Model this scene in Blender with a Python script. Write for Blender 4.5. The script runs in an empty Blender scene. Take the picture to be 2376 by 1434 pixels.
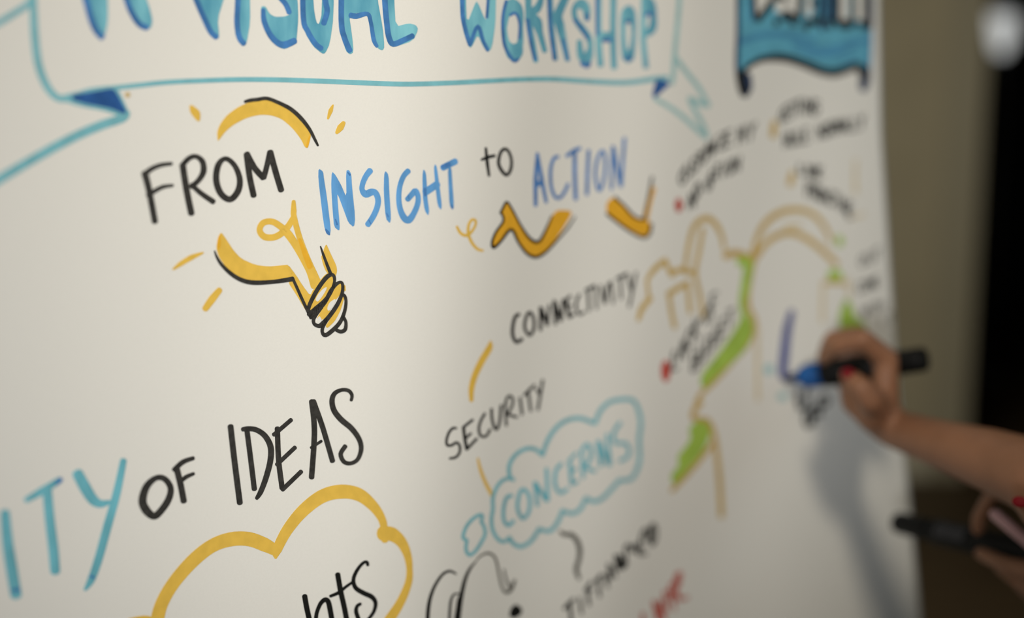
import bpy, bmesh, math, random
import numpy as np
from mathutils import Vector, Matrix
from mathutils.geometry import tessellate_polygon

random.seed(7)
C = bpy.context.scene
COL = C.collection

# ------------------------------------------------------------------ camera, world, lights, exposure
CAM_Z, PITCH, F = 1.5, math.radians(10.0), 3300.0
cam_d = bpy.data.cameras.new('camera'); cam = bpy.data.objects.new('camera', cam_d); COL.objects.link(cam)
cam.location = (0, 0, CAM_Z); cam.rotation_euler = (math.pi/2 - PITCH, 0, 0)
cam_d.lens = 50.0; cam_d.sensor_width = 36.0; cam_d.clip_start = 0.02
cam_d.dof.use_dof = True; cam_d.dof.focus_distance = 0.85; cam_d.dof.aperture_fstop = 1.95
C.camera = cam
# a pixel of the 2376 x 1434 frame as a ray (b = X/Y, q = (Z - cam)/Y)
SP, CP = math.sin(PITCH), math.cos(PITCH)
def ray(px, py):
    x = (px - 1188.0)/F; y = (717.0 - py)/F
    dy = CP + y*SP
    return x/dy, (y*CP - SP)/dy
def at(px, py, Y):
    b, q = ray(px, py); return Vector((b*Y, Y, CAM_Z + q*Y))

w = bpy.data.worlds.new('world'); C.world = w; w.use_nodes = True
w.node_tree.nodes['Background'].inputs[0].default_value = (1.0, 0.93, 0.80, 1)
w.node_tree.nodes['Background'].inputs[1].default_value = 0.12
def area(name, loc, target, sx, sy, power, col):
    l = bpy.data.lights.new(name, 'AREA'); l.shape = 'RECTANGLE'; l.size = sx; l.size_y = sy
    l.energy = power; l.color = col
    o = bpy.data.objects.new(name, l); COL.objects.link(o); o.location = loc
    o.rotation_euler = (Vector(target) - Vector(loc)).to_track_quat('-Z', 'Y').to_euler()
    return o
def spot(name, loc, target, power, col, half, radius):
    l = bpy.data.lights.new(name, 'SPOT'); l.energy = power; l.color = col; l.spot_size = math.radians(2*half); l.spot_blend = 1.0; l.shadow_soft_size = radius
    o = bpy.data.objects.new(name, l); COL.objects.link(o); o.location = loc
    o.rotation_euler = (Vector(target) - Vector(loc)).to_track_quat('-Z', 'Y').to_euler()
    return o
spot('ceiling_spot', (0.24, -0.24, 2.37), at(1600, 1000, 1.12), 57, (1.0, 0.90, 0.73), 28, 0.12)          # warm ceiling spotlight
spot('fill_spot', (-0.45, -1.055, 1.5), at(760, 590, 0.86), 140, (0.97, 0.98, 0.97), 14.5, 0.15)        # added fill light, brightens the left half of the sheet
area('side_light', (1.0, 1.175, 1.63), (0.33, 1.25, 1.30), 0.3, 0.4, 0.55, (0.78, 0.92, 1.0))              # cool daylight from the right
area('back_light', (0.25, 2.45, 1.55), (1.4, 5.0, 1.15), 0.6, 0.6, 29, (1.0, 0.95, 0.80))                    # added light hidden behind the partition to brighten the back wall
C.view_settings.view_transform = 'Standard'; C.view_settings.look = 'None'
C.view_settings.gamma = 1.0; C.view_settings.use_curve_mapping = False; C.view_settings.exposure = 0.0

# ------------------------------------------------------------------ helpers
def tag(o, label=None, cat=None, group=None, kind=None):
    if label: o['label'] = label
    if cat: o['category'] = cat
    if group: o['group'] = group
    if kind: o['kind'] = kind
    return o
def empty(name, loc=(0, 0, 0)):
    o = bpy.data.objects.new(name, None); COL.objects.link(o); o.location = loc; return o
def link_mesh(name, me, mat, parent=None, smooth=False):
    o = bpy.data.objects.new(name, me); COL.objects.link(o)
    if mat: me.materials.append(mat)
    if parent:
        o.parent = parent; o.matrix_parent_inverse = Matrix.Translation(parent.location).inverted()
    if smooth: me.polygons.foreach_set('use_smooth', [True]*len(me.polygons))
    return o
def from_bm(name, bm, mat, parent=None, smooth=False):
    me = bpy.data.meshes.new(name); bm.to_mesh(me); bm.free()
    return link_mesh(name, me, mat, parent, smooth)
def mat(name, col, rough=0.6, spec=0.3, noise=0.0, nscale=40.0, stretch=(1, 1, 1), bump=0.0, emit=None, col2=None, sss=0.0, metal=0.0):
    m = bpy.data.materials.new(name); m.use_nodes = True
    nt = m.node_tree; b = nt.nodes['Principled BSDF']
    b.inputs['Base Color'].default_value = (*col, 1); b.inputs['Roughness'].default_value = rough
    b.inputs['Specular IOR Level'].default_value = spec; b.inputs['Metallic'].default_value = metal
    if sss: 
        b.inputs['Subsurface Weight'].default_value = sss; b.inputs['Subsurface Radius'].default_value = (0.008, 0.003, 0.0015)
    if noise or bump:
        tc = nt.nodes.new('ShaderNodeTexCoord'); mp = nt.nodes.new('ShaderNodeMapping'); mp.inputs['Scale'].default_value = stretch
        n = nt.nodes.new('ShaderNodeTexNoise'); n.inputs['Scale'].default_value = nscale; n.inputs['Detail'].default_value = 4
        nt.links.new(tc.outputs['Object'], mp.inputs[0]); nt.links.new(mp.outputs[0], n.inputs['Vector'])
        if noise:
            r = nt.nodes.new('ShaderNodeValToRGB')
            c1 = [max(0, c*(1-noise)) for c in col]; c2 = [min(1, c*(1+noise)) for c in (col2 or col)]
            r.color_ramp.elements[0].color = (*c1, 1); r.color_ramp.elements[1].color = (*c2, 1)
            r.color_ramp.elements[0].position = 0.35; r.color_ramp.elements[1].position = 0.65
            nt.links.new(n.outputs['Fac'], r.inputs[0]); nt.links.new(r.outputs[0], b.inputs['Base Color'])
        if bump:
            bp = nt.nodes.new('ShaderNodeBump'); bp.inputs['Strength'].default_value = bump; bp.inputs['Distance'].default_value = 0.001
            nt.links.new(n.outputs['Fac'], bp.inputs['Height']); nt.links.new(bp.outputs[0], b.inputs['Normal'])
    if emit:
        b.inputs['Emission Color'].default_value = (*emit[0], 1); b.inputs['Emission Strength'].default_value = emit[1]
    return m
def box(bm, lo, hi, bevel=0.0):
    r = bmesh.ops.create_cube(bm, size=1.0)
    for v in r['verts']:
        v.co = Vector([lo[i] + (v.co[i] + .5)*(hi[i] - lo[i]) for i in range(3)])
    if bevel:
        es = list({e for v in r['verts'] for e in v.link_edges})
        bmesh.ops.bevel(bm, geom=es, offset=bevel, segments=2, affect='EDGES', profile=0.6)
def box_obj(name, lo, hi, m, parent=None, bevel=0.0):
    bm = bmesh.new(); box(bm, lo, hi, bevel); return from_bm(name, bm, m, parent)

# ------------------------------------------------------------------ the paper's surface (a sheet hung on a partition, with soft vertical waves)
D0 = 0.68
TH = [(-900, 62), (-100, 60.0), (150, 55.8), (400, 50), (650, 42.5), (850, 39), (1000, 45), (1100, 52.2), (1200, 56.7), (1400, 45.6), (1500, 48.6), (1560, 51.5), (1620, 48.1), (1700, 47.7), (1850, 36.8), (2050, 36.0), (2200, 36)]
_px = np.arange(-900, 2201, 4.0)
_th = np.interp(_px, [a for a, _ in TH], [b for _, b in TH])
_k = np.exp(-0.5*(np.arange(-30, 31)/9.0)**2); _k /= _k.sum()
_th = np.convolve(np.pad(_th, 30, mode='edge'), _k, mode='valid')
_B = np.array([(p - 1188.0)/F/(CP - 0.02) for p in _px])
_Y = np.zeros_like(_B); _i0 = int(np.argmin(abs(_px - 1188)))
_Y[_i0] = D0/(math.sqrt(.5)*(1 - _B[_i0]))
for rng in (range(_i0 + 1, len(_B)), range(_i0 - 1, -1, -1)):
    for i in rng:
        j = i - 1 if i > _i0 else i + 1
        t = math.radians(0.5*(_th[i] + _th[j])); c, s = math.cos(t), math.sin(t)
        # point j + k*(c, s) on the bearing B[i]
        k = (_B[i]*_Y[j] - _B[j]*_Y[j])/(c - _B[i]*s)
        _Y[i] = _Y[j] + k*s
_R = _Y*(math.sqrt(.5)*(1 - _B))/D0
DEPTH = (_Y*(1 - _B)*math.sqrt(.5) - D0)      # how far the sheet lies behind its mean plane
_KSH = -0.10
def sheet_Y(b, q):
    return D0/(math.sqrt(.5)*(1 - b))*np.interp(b + _KSH*(q + 0.17), _B, _R)
def onsheet(px, py, off=0.0):
    b, q = ray(px, py); Y = float(sheet_Y(b, q)) - off*1.35
    return (b*Y, Y, CAM_Z + q*Y)

# ------------------------------------------------------------------ materials
M_paper = mat('paper', (0.80, 0.785, 0.74), 0.55, 0.25, noise=0.012, nscale=900, bump=0.03)
M_char = mat('charcoal ink', (0.040, 0.038, 0.035), 0.5, 0.3, noise=0.25, nscale=300)
M_black = mat('black ink', (0.010, 0.010, 0.009), 0.5, 0.3, noise=0.2, nscale=300)
M_grey = mat('thin grey ink', (0.10, 0.095, 0.08), 0.6, 0.2, noise=0.15, nscale=300)
M_yel = mat('yellow ink', (0.765, 0.49, 0.082), 0.6, 0.2, noise=0.05, nscale=150)
M_yeld = mat('double laid yellow ink', (0.78, 0.42, 0.035), 0.6, 0.2, noise=0.05, nscale=150)
M_or = mat('orange ink', (0.78, 0.40, 0.025), 0.6, 0.2, noise=0.04, nscale=150)
M_tan = mat('ochre ink', (0.58, 0.40, 0.12), 0.6, 0.2, noise=0.08, nscale=150)
M_tanf = mat('faint ochre ink', (0.70, 0.60, 0.42), 0.6, 0.2, noise=0.05, nscale=150)
M_cyan = mat('cyan ink', (0.16, 0.47, 0.56), 0.55, 0.25, noise=0.14, nscale=90, stretch=(1, 1, .4))
M_cyanl = mat('light cyan ink', (0.20, 0.49, 0.56), 0.55, 0.25, noise=0.08, nscale=90)
M_pale = mat('pale cyan ink', (0.36, 0.57, 0.58), 0.55, 0.25, noise=0.06, nscale=90)
M_title = mat('watery title ink', (0.115, 0.40, 0.56), 0.55, 0.25, noise=0.16, nscale=55, stretch=(1, 1, .35), col2=(0.20, 0.50, 0.58))
M_blue = mat('blue shade ink', (0.060, 0.195, 0.46), 0.55, 0.25, noise=0.18, nscale=120)
M_navy = mat('dark blue ink', (0.028, 0.105, 0.32), 0.55, 0.25, noise=0.15, nscale=120)
M_corn = mat('cornflower ink', (0.120, 0.335, 0.66), 0.55, 0.25, noise=0.12, nscale=110, stretch=(1, 1, .4))
M_cornd = mat('dense cornflower ink', (0.07, 0.21, 0.50), 0.55, 0.25, noise=0.12, nscale=110)
M_act = mat('denim ink', (0.085, 0.22, 0.52), 0.55, 0.25, noise=0.12, nscale=110)
M_peri = mat('periwinkle ink', (0.085, 0.105, 0.30), 0.55, 0.25, noise=0.1, nscale=110)
M_green = mat('green ink', (0.38, 0.56, 0.09), 0.6, 0.2, noise=0.1, nscale=80)
M_red = mat('red ink', (0.52, 0.055, 0.035), 0.6, 0.2, noise=0.1, nscale=80)
M_redl = mat('light red ink', (0.50, 0.10, 0.075), 0.6, 0.2, noise=0.1, nscale=80)
M_sign = mat('sign blue ink', (0.115, 0.40, 0.55), 0.55, 0.25, noise=0.12, nscale=40, stretch=(1, 1, 3))
M_signd = mat('sign deep blue ink', (0.07, 0.27, 0.46), 0.55, 0.25, noise=0.1, nscale=60)
M_signn = mat('sign navy ink', (0.012, 0.035, 0.10), 0.55, 0.25, noise=0.1, nscale=60)
M_white = mat('bare paper letter', (0.78, 0.765, 0.72), 0.55, 0.25, noise=0.01, nscale=300)
M_wall = mat('olive beige wall paint', (0.30, 0.265, 0.185), 0.8, 0.2, noise=0.03, nscale=6, bump=0.05)
M_wall2 = mat('partition paint', (0.28, 0.27, 0.24), 0.8, 0.2, noise=0.02, nscale=8)
M_trim = mat('door casing paint', (0.26, 0.235, 0.17), 0.6, 0.3, noise=0.02, nscale=8)
M_base = mat('baseboard paint', (0.42, 0.39, 0.31), 0.6, 0.3, noise=0.02, nscale=8)
M_floor = mat('dark brown wood floor', (0.040, 0.026, 0.013), 0.55, 0.25, noise=0.3, nscale=3, stretch=(1, 9, 1))
M_dark = mat('unlit room shade', (0.012, 0.011, 0.010), 0.9, 0.1, noise=0.2, nscale=3)  # darkness of the unlit room put into the wall colour
M_skin = mat('brown skin', (0.225, 0.107, 0.059), 0.5, 0.3, noise=0.10, nscale=25, sss=0.12, bump=0.05)
M_nail = mat('red nail polish', (0.13, 0.004, 0.008), 0.6, 0.1, noise=0.05, nscale=80)
M_mblk = mat('black marker plastic', (0.004, 0.004, 0.004), 0.55, 0.15, noise=0.1, nscale=60)
M_mlab = mat('grey marker print', (0.022, 0.022, 0.027), 0.5, 0.3, noise=0.4, nscale=300)
M_mblue = mat('blue marker collar', (0.006, 0.075, 0.26), 0.5, 0.25, noise=0.05, nscale=60)
M_nib = mat('inky felt nib', (0.008, 0.012, 0.05), 0.8, 0.1, noise=0.2, nscale=200)
M_pink = mat('pale pink plastic', (0.46, 0.27, 0.27), 0.4, 0.4, noise=0.05, nscale=60)
M_shirt = mat('charcoal shirt cloth', (0.05, 0.05, 0.055), 0.9, 0.1, noise=0.15, nscale=120)
M_trous = mat('dark trouser cloth', (0.025, 0.028, 0.04), 0.9, 0.1, noise=0.15, nscale=120)
M_hair = mat('dark brown hair', (0.02, 0.012, 0.008), 0.5, 0.4, noise=0.3, nscale=80, stretch=(4, 4, 1))
M_eye = mat('eye white', (0.7, 0.68, 0.65), 0.3, 0.5, noise=0.03, nscale=60)
M_lip = mat('lip', (0.30, 0.09, 0.07), 0.5, 0.3, noise=0.05, nscale=60)
M_shade = mat('frosted lamp glass', (0.8, 0.8, 0.78), 0.5, 0.3, noise=0.02, nscale=20, emit=((0.95, 0.97, 0.95), 0.62))
M_pole = mat('dark grey lamp metal', (0.06, 0.06, 0.055), 0.4, 0.5, noise=0.05, nscale=40)

# ------------------------------------------------------------------ the room
box_obj('floor', (-4, -3, -0.05), (4.2, 8.2, 0.0), M_floor)
tag(bpy.data.objects['floor'], kind='structure')
tag(box_obj('ceiling', (-4, -3, 2.8), (4.2, 8.2, 2.85), M_wall2), kind='structure')
bm = bmesh.new()
DX0, DX1 = at(2280, 100, 5.0).x, 2.75
box(bm, (-4, 5.0, 0), (DX0, 5.12, 2.8)); box(bm, (DX1, 5.0, 0), (3.2, 5.12, 2.8)); box(bm, (DX0, 5.0, 2.12), (DX1, 5.12, 2.8))
tag(from_bm('wall_back', bm, M_wall), kind='structure')
bm = bmesh.new()
box(bm, (DX0 - 0.115, 4.975, 0), (DX0 + 0.012, 5.0, 2.2), 0.004); box(bm, (DX1 - 0.012, 4.975, 0), (DX1 + 0.115, 5.0, 2.2), 0.004)
box(bm, (DX0 - 0.115, 4.972, 2.112), (DX1 + 0.115, 5.0, 2.23), 0.004)
tag(from_bm('trim_1', bm, M_trim), 'olive door casing round the dark doorway', kind='structure')
tag(box_obj('baseboard_back', (-4, 4.982, 0.0), (DX0 - 0.116, 5.0, 0.085), M_base, bevel=0.004), kind='structure')
tag(box_obj('wall_right', (3.2, -3, 0), (3.3, 5.12, 2.8), M_wall), kind='structure')
tag(box_obj('wall_front', (-4, -3, 0), (3.3, -2.9, 2.8), M_wall), kind='structure')
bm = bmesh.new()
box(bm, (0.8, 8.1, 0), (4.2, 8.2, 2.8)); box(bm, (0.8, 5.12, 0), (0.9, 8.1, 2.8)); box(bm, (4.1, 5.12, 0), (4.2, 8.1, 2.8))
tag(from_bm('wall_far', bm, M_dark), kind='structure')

# partition behind the sheet (45 degrees), ends just short of the sheet's right edge
pt = bmesh.new()
def pl(X, dep): return Vector((X + dep*(-.7071), X + 0.9617 + dep*.7071, 0))
XA, XB = -2.2, 0.262
G0 = float(DEPTH[(_px > -600) & (_px < 2060)].max()) + 0.006; G1 = G0 + 0.07
print('sheet depth', DEPTH[(_px > -600) & (_px < 2060)].min(), DEPTH[(_px > -600) & (_px < 2060)].max())
ring = [pl(XA, G0), pl(XB, G0), pl(XB, G1), pl(XA, G1)]
lo = [pt.verts.new(p) for p in ring]; hi = [pt.verts.new(p + Vector((0, 0, 2.8))) for p in ring]
for i in range(4): pt.faces.new((lo[i], lo[(i+1) % 4], hi[(i+1) % 4], hi[i]))
pt.faces.new(lo[::-1]); pt.faces.new(hi)
tag(from_bm('wall_left', pt, M_wall2), kind='structure')

# ------------------------------------------------------------------ the sheet
EDGE = [(2043, 0), (2048, 310), (2056, 440), (2069, 640), (2086, 900), (2109, 1130), (2137, 1434)]
eb, ez = [], []
for x, y in EDGE:
    b, q = ray(x, y); eb.append(b); ez.append(q)
def edge_b(q):
    if q > ez[0]: return eb[0] + (q - ez[0])*(-0.012)
    if q < ez[-1]: return eb[-1] + (ez[-1] - q)*0.07
    return float(np.interp(q, ez[::-1], eb[::-1]))
NB, NQ = 260, 70
BL = ray(-560, 717)[0]
vs, fs = [], []
for z in np.linspace(2.06, 0.66, NQ):                      # level rows, so the sheet hangs square
    q = (z - CAM_Z)/0.9; br = BL
    for _ in range(8):
        br = edge_b(q); q = (z - CAM_Z)/float(sheet_Y(br, q))
    for i in range(NB):
        b = BL + (br - BL)*i/(NB - 1); q = (z - CAM_Z)/0.9
        for _ in range(7): q = (z - CAM_Z)/float(sheet_Y(b, q))
        Y = float(sheet_Y(b, q)); vs.append((b*Y, Y, z))
for r in range(NQ - 1):
    for i in range(NB - 1):
        a = r*NB + i; fs.append((a, a + NB, a + NB + 1, a + 1))
base_pt = vs[(NQ - 1)*NB + NB//2]
sheet = empty('paper_sheet', base_pt)
tag(sheet, 'large white paper sheet covered in marker drawings and lettering, waving on the wall', 'poster')
me = bpy.data.meshes.new('paper'); me.from_pydata(vs, [], fs); me.update()
pap = link_mesh('paper', me, M_paper, sheet, smooth=True)
so = pap.modifiers.new('thickness', 'SOLIDIFY'); so.thickness = 0.0004; so.offset = -1

# ------------------------------------------------------------------ marker ink: flat strokes lying on the sheet
class Ink:
    n = 0
    def __init__(s, layer=0): s.v = []; s.f = []; s.layer = layer
    def off(s):
        Ink.n += 1; s.k = getattr(s, 'k', 0) + 1
        return 0.00014 + s.layer*0.00007 + (s.k % 40)*1.2e-6
    def put(s, pts2, faces):
        o = s.off(); k = len(s.v)
        s.v += [onsheet(x, y, o) for x, y in pts2]; s.f += [tuple(k + i for i in f) for f in faces]
    def stroke(s, pts, w=10.0, closed=False, straight=False):
        P = [(p[0], p[1], p[2] if len(p) > 2 else w) for p in pts]
        n = len(P); S = []
        if n == 2 or straight:
            for a, b in zip(P, P[1:]):
                m = max(2, int(math.hypot(b[0]-a[0], b[1]-a[1])/14) + 1)
                S += [tuple(a[i] + (b[i]-a[i])*t/m for i in range(3)) for t in range(m)]
            S.append(P[-1])
        else:
            segs = n if closed else n - 1
            for k in range(segs):
                if closed: p0, p1, p2, p3 = (P[(k + d) % n] for d in (-1, 0, 1, 2))
                else: p0, p1, p2, p3 = P[max(k-1, 0)], P[k], P[k+1], P[min(k+2, n-1)]
                m = max(4, int(math.hypot(p2[0]-p1[0], p2[1]-p1[1])/9) + 1)
                for t in range(m):
                    u = t/m
                    q = [0.5*(2*p1[i] + (p2[i]-p0[i])*u + (2*p0[i]-5*p1[i]+4*p2[i]-p3[i])*u*u + (3*p1[i]-p0[i]-3*p2[i]+p3[i])*u**3) for i in range(2)]
                    S.append((q[0], q[1], p1[2] + (p2[2]-p1[2])*u))
            S.append(P[0] if closed else P[-1])
        A = np.array(S); N = len(A)
        T = np.zeros((N, 2)); T[1:-1] = A[2:, :2] - A[:-2, :2]; T[0] = A[1, :2] - A[0, :2]; T[-1] = A[-1, :2] - A[-2, :2]
        if closed: T[0] = T[-1] = A[1, :2] - A[-2, :2]
        T /= np.maximum(np.linalg.norm(T, axis=1), 1e-6)[:, None]
        Nn = np.stack([-T[:, 1], T[:, 0]], 1); hw = np.maximum(A[:, 2:3]*0.5, 0.4)
        L = A[:, :2] + Nn*hw; R = A[:, :2] - Nn*hw; c = A[:, :2]
        pts2 = []
        for i in range(N): pts2 += [tuple(L[i]), tuple(c[i]), tuple(R[i])]
        faces = []
        for i in range(N - 1):
            a = 3*i; faces += [(a, a+1, a+4, a+3), (a+1, a+2, a+5, a+4)]
        if not closed:
            for i, sg in ((0, -1), (N-1, 1)):
                base = len(pts2)
                for j in range(1, 6):
                    an = math.pi*j/6
                    d = Nn[i]*math.cos(an) + sg*T[i]*math.sin(an)*0.75
                    pts2.append(tuple(A[i, :2] + d*hw[i]))
                idx = [3*i] + list(range(base, base+5)) + [3*i+2]
                for a, b in zip(idx, idx[1:]): faces.append((3*i+1, a, b) if sg < 0 else (3*i+1, b, a))
        s.put(pts2, faces)
    def poly(s, pts, smooth=1):
        P = [tuple(p[:2]) for p in pts]
        for _ in range(smooth):
            Q = []
            for a, b in zip(P, P[1:] + P[:1]):
                Q += [(a[0]*.8 + b[0]*.2, a[1]*.8 + b[1]*.2), (a[0]*.2 + b[0]*.8, a[1]*.2 + b[1]*.8)]
            P = Q
        bm = bmesh.new(); V = [bm.verts.new((x, y, 0)) for x, y in P]
        for t in tessellate_polygon([[Vector((x, y, 0)) for x, y in P]]):
            try: bm.faces.new([V[i] for i in t])
            except ValueError: pass
        for _ in range(5):
            long = [e for e in bm.edges if e.calc_length() > 24]
            if not long: break
            bmesh.ops.subdivide_edges(bm, edges=long, cuts=1)
            bmesh.ops.triangulate(bm, faces=bm.faces[:])
        bm.verts.index_update()
        s.put([(v.co.x, v.co.y) for v in bm.verts], [[v.index for v in f.verts] for f in bm.faces]); bm.free()
    def blob(s, x, y, rx, ry):
        s.poly([(x + rx*math.cos(a), y + ry*math.sin(a)) for a in np.linspace(0, 2*math.pi, 15)[:-1]], 1)
    def build(s, name, m, parent, label=None):
        cen = Vector(np.mean(np.array(s.v), 0))
        me = bpy.data.meshes.new(name); me.from_pydata(s.v, [], s.f); me.update()
        # face the viewer
        nrm = Vector((.7071, -.7071, 0))
        me.polygons.foreach_get
        flip = [p.index for p in me.polygons if p.normal.dot(nrm) < 0]
        if flip:
            bm = bmesh.new(); bm.from_mesh(me); bm.faces.ensure_lookup_table()
            bmesh.ops.reverse_faces(bm, faces=[bm.faces[i] for i in flip]); bm.to_mesh(me); bm.free()
        o = bpy.data.objects.new(name, me); COL.objects.link(o); me.materials.append(m)
        o.parent = parent
        if parent is sheet: o.matrix_parent_inverse = Matrix.Translation(sheet.location).inverted()
        if label: o['label'] = label
        return o
def Z(x0, y0, s):
    """points read off an enlarged crop, as (X, Y[, width]) of that crop"""
    return lambda *pts: [(x0 + p[0]/s, y0 + p[1]/s) + ((p[2]/s,) if len(p) > 2 else ()) for p in pts]
def drawing(name, m, spec, parent=None, label=None, layer=0):
    """spec: list of (kind, points, width) with kind s(troke) l(ine, straight) c(losed) p(olygon)"""
    k = Ink(layer)
    for e in spec:
        if e[0] == 's': k.stroke(e[1], e[2])
        elif e[0] == 'l': k.stroke(e[1], e[2], straight=True)
        elif e[0] == 'c': k.stroke(e[1], e[2], closed=True)
        elif e[0] == 'p': k.poly(e[1], e[2] if len(e) > 2 else 1)
        elif e[0] == 'b': k.blob(*e[1])
    return k.build(name, m, parent or sheet, label)

def pieces(name, m, spec, parent=None, layer=0):
    return [drawing(name, m, [e], parent, None, layer) for e in spec]
# ---- title ribbon
A1 = Z(0, 0, 2.97); A2 = Z(600, 0, 3.96); A3 = Z(1040, 0, 3.7125)
A3W = lambda *p: [(q[0], q[1]) + ((q[2]*1.22,) if len(q) > 2 else (14.5,)) for q in A3(*p)]
rib = drawing('ribbon_outline', M_cyanl, [
    ('s', A1((-60, 180), (0, 150), (100, 90), (190, 30), (232, -30)), 15),
    ('s', A1((226, -300, 50), (228, -20, 50), (232, 100, 52), (240, 250, 54), (262, 430, 54), (310, 570, 52), (370, 655, 48), (430, 682, 45), (500, 670, 40)), 16),
    ('s', [(140, 230, 15), (162, 223, 12), (185, 217, 11), (215, 209), (269, 203.5), (320, 198), (387, 191), (471, 187), (556, 184.5), (640, 185), (724, 187.5), (802, 190.5), (903, 194.5), (966, 195), (1054, 192), (1130, 188), (1202, 184.5), (1282, 183.5), (1363, 188.6), (1430, 191.8), (1471, 190), (1519, 183), (1548, 181)], 11.5),
    ('s', A1((460, 680, 46), (530, 705, 40), (620, 728, 36), (700, 742, 36), (780, 765, 36), (860, 790, 40)), 12),
    ('s', A1((872, 775, 50), (845, 812, 62), (700, 862, 64), (560, 920, 64), (400, 1000, 64), (230, 1095, 64), (60, 1195, 64), (-60, 1270, 64)), 21),
    ('s', A1((795, 610), (840, 700), (878, 785)), 9)], label='cyan outline of the title ribbon')
drawing('ribbon_tail_outline', M_pale, [
    ('s', A3((1995, -200), (1992, -20), (1975, 200), (1952, 450), (1940, 640), (1925, 720)), 11.5),
    ('s', A3((1955, 490), (2050, 620), (2160, 760), (2235, 900)), 11.5),
    ('s', A3((2240, 905), (2160, 885), (2080, 850)), 14),
    ('s', A3((2080, 860), (2140, 980), (2200, 1090), (2225, 1180)), 11.5),
    ('s', A3((2225, 1180, 50), (2150, 1120, 48), (2050, 1030, 42), (1920, 930, 40), (1780, 850, 36)), 11)], label='pale cyan outline of the ribbon tail')
drawing('ribbon_fold', M_navy, [
    ('p', A1((490, 655), (600, 638), (700, 622), (775, 608), (805, 640), (875, 775), (850, 785), (780, 752), (700, 735), (590, 715), (500, 690)))], label='dark blue fold under the left end of the ribbon', layer=1)
drawing('ribbon_fold', M_navy, [
    ('p', A3((1790, 680), (1860, 690), (1920, 720), (1850, 780), (1775, 850), (1755, 820)))], label='dark blue fold under the right end of the ribbon', layer=1)
drawing('ink_dot', M_tan, [('b', (296, 220, 6, 6))], label='small yellow ink dot by the ribbon fold')

def title(spec_fill, spec_dark, label):
    o = drawing('title_lettering', M_title, spec_fill, label=label, layer=0)
    pieces('shading_stroke', M_blue, spec_dark, o, 1)
title([
    ('p', A1((470, -420), (560, -40), (600, 110), (640, 205), (700, 268), (722, 250), (745, 140), (742, -20), (700, -420))),
    ('p', A1((740, -420), (848, -30), (890, 90), (945, 180), (1000, 203), (1040, 195), (1052, 140), (1030, 50), (990, -60), (880, -420)))],
    [('s', A1((480, -400), (588, -20), (625, 120), (660, 205), (702, 255)), 15),
     ('s', A1((760, -400), (868, -20), (910, 90), (960, 165), (1010, 190)), 14)], 'cyan title letter A cut by the top edge')
title([
    ('p', A1((1180, -420), (1330, -30), (1390, 110), (1440, 215), (1500, 272), (1512, 250), (1500, 130), (1550, -30), (1640, -420), (1540, -420), (1450, -150), (1280, -420))),
    ('p', A1((1640, -420), (1625, -30), (1615, 150), (1622, 255), (1680, 322), (1700, 300), (1725, 150), (1722, -30), (1740, -420))),
    ('p', A2((20, 60), (22, 180), (60, 280), (120, 375), (200, 442), (245, 452), (345, 400), (352, 330), (365, 180), (360, 0), (335, -60), (200, -100), (120, -60), (200, -40), (260, 50), (295, 130), (240, 152), (150, 155), (100, 125), (62, 55))),
    ('p', A2((385, -420), (388, 150), (425, 300), (500, 425), (585, 494), (612, 490), (655, 400), (690, 150), (692, -420), (585, -420), (582, 120), (555, 225), (530, 205), (505, 60), (485, -420))),
    ('p', A2((755, -420), (740, 180), (768, 350), (800, 465), (840, 502), (872, 480), (862, 350), (830, 130), (1000, 108), (1040, 350), (1095, 445), (1140, 465), (1157, 430), (1140, 250), (1090, -20), (1060, -420))),
    ('p', A2((1130, -420), (1138, 0), (1160, 250), (1190, 370), (1240, 435), (1420, 375), (1468, 270), (1445, 230), (1380, 213), (1260, 245), (1246, 0), (1240, -420)))],
    [('s', A1((1200, -400), (1345, -20), (1400, 110), (1450, 215), (1490, 255)), 13),
     ('s', A1((1650, -400), (1640, -20), (1633, 150), (1648, 255), (1680, 300)), 13),
     ('s', A2((42, 90, 40), (50, 190, 50), (100, 310, 52), (170, 390, 56), (240, 412, 66), (330, 375, 60)), 14),
     ('s', A2((190, -30), (250, 40), (282, 115)), 12),
     ('s', A2((405, -400), (410, 150), (450, 285), (520, 400), (575, 445)), 12.5),
     ('s', A2((600, -400), (612, -20), (630, 100), (598, 215)), 13),
     ('s', A2((768, -400), (760, 180), (790, 350), (838, 465)), 13),
     ('s', A2((845, 140, 50), (900, 148, 50), (1000, 128, 40), (1030, 200, 36), (1058, 365, 40), (1088, 425, 30)), 11),
     ('s', A2((1150, -400), (1160, 0), (1180, 230), (1200, 350), (1238, 405), (1330, 370), (1415, 330)), 13)], 'cyan title word VISUAL cut by the top edge')
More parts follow.
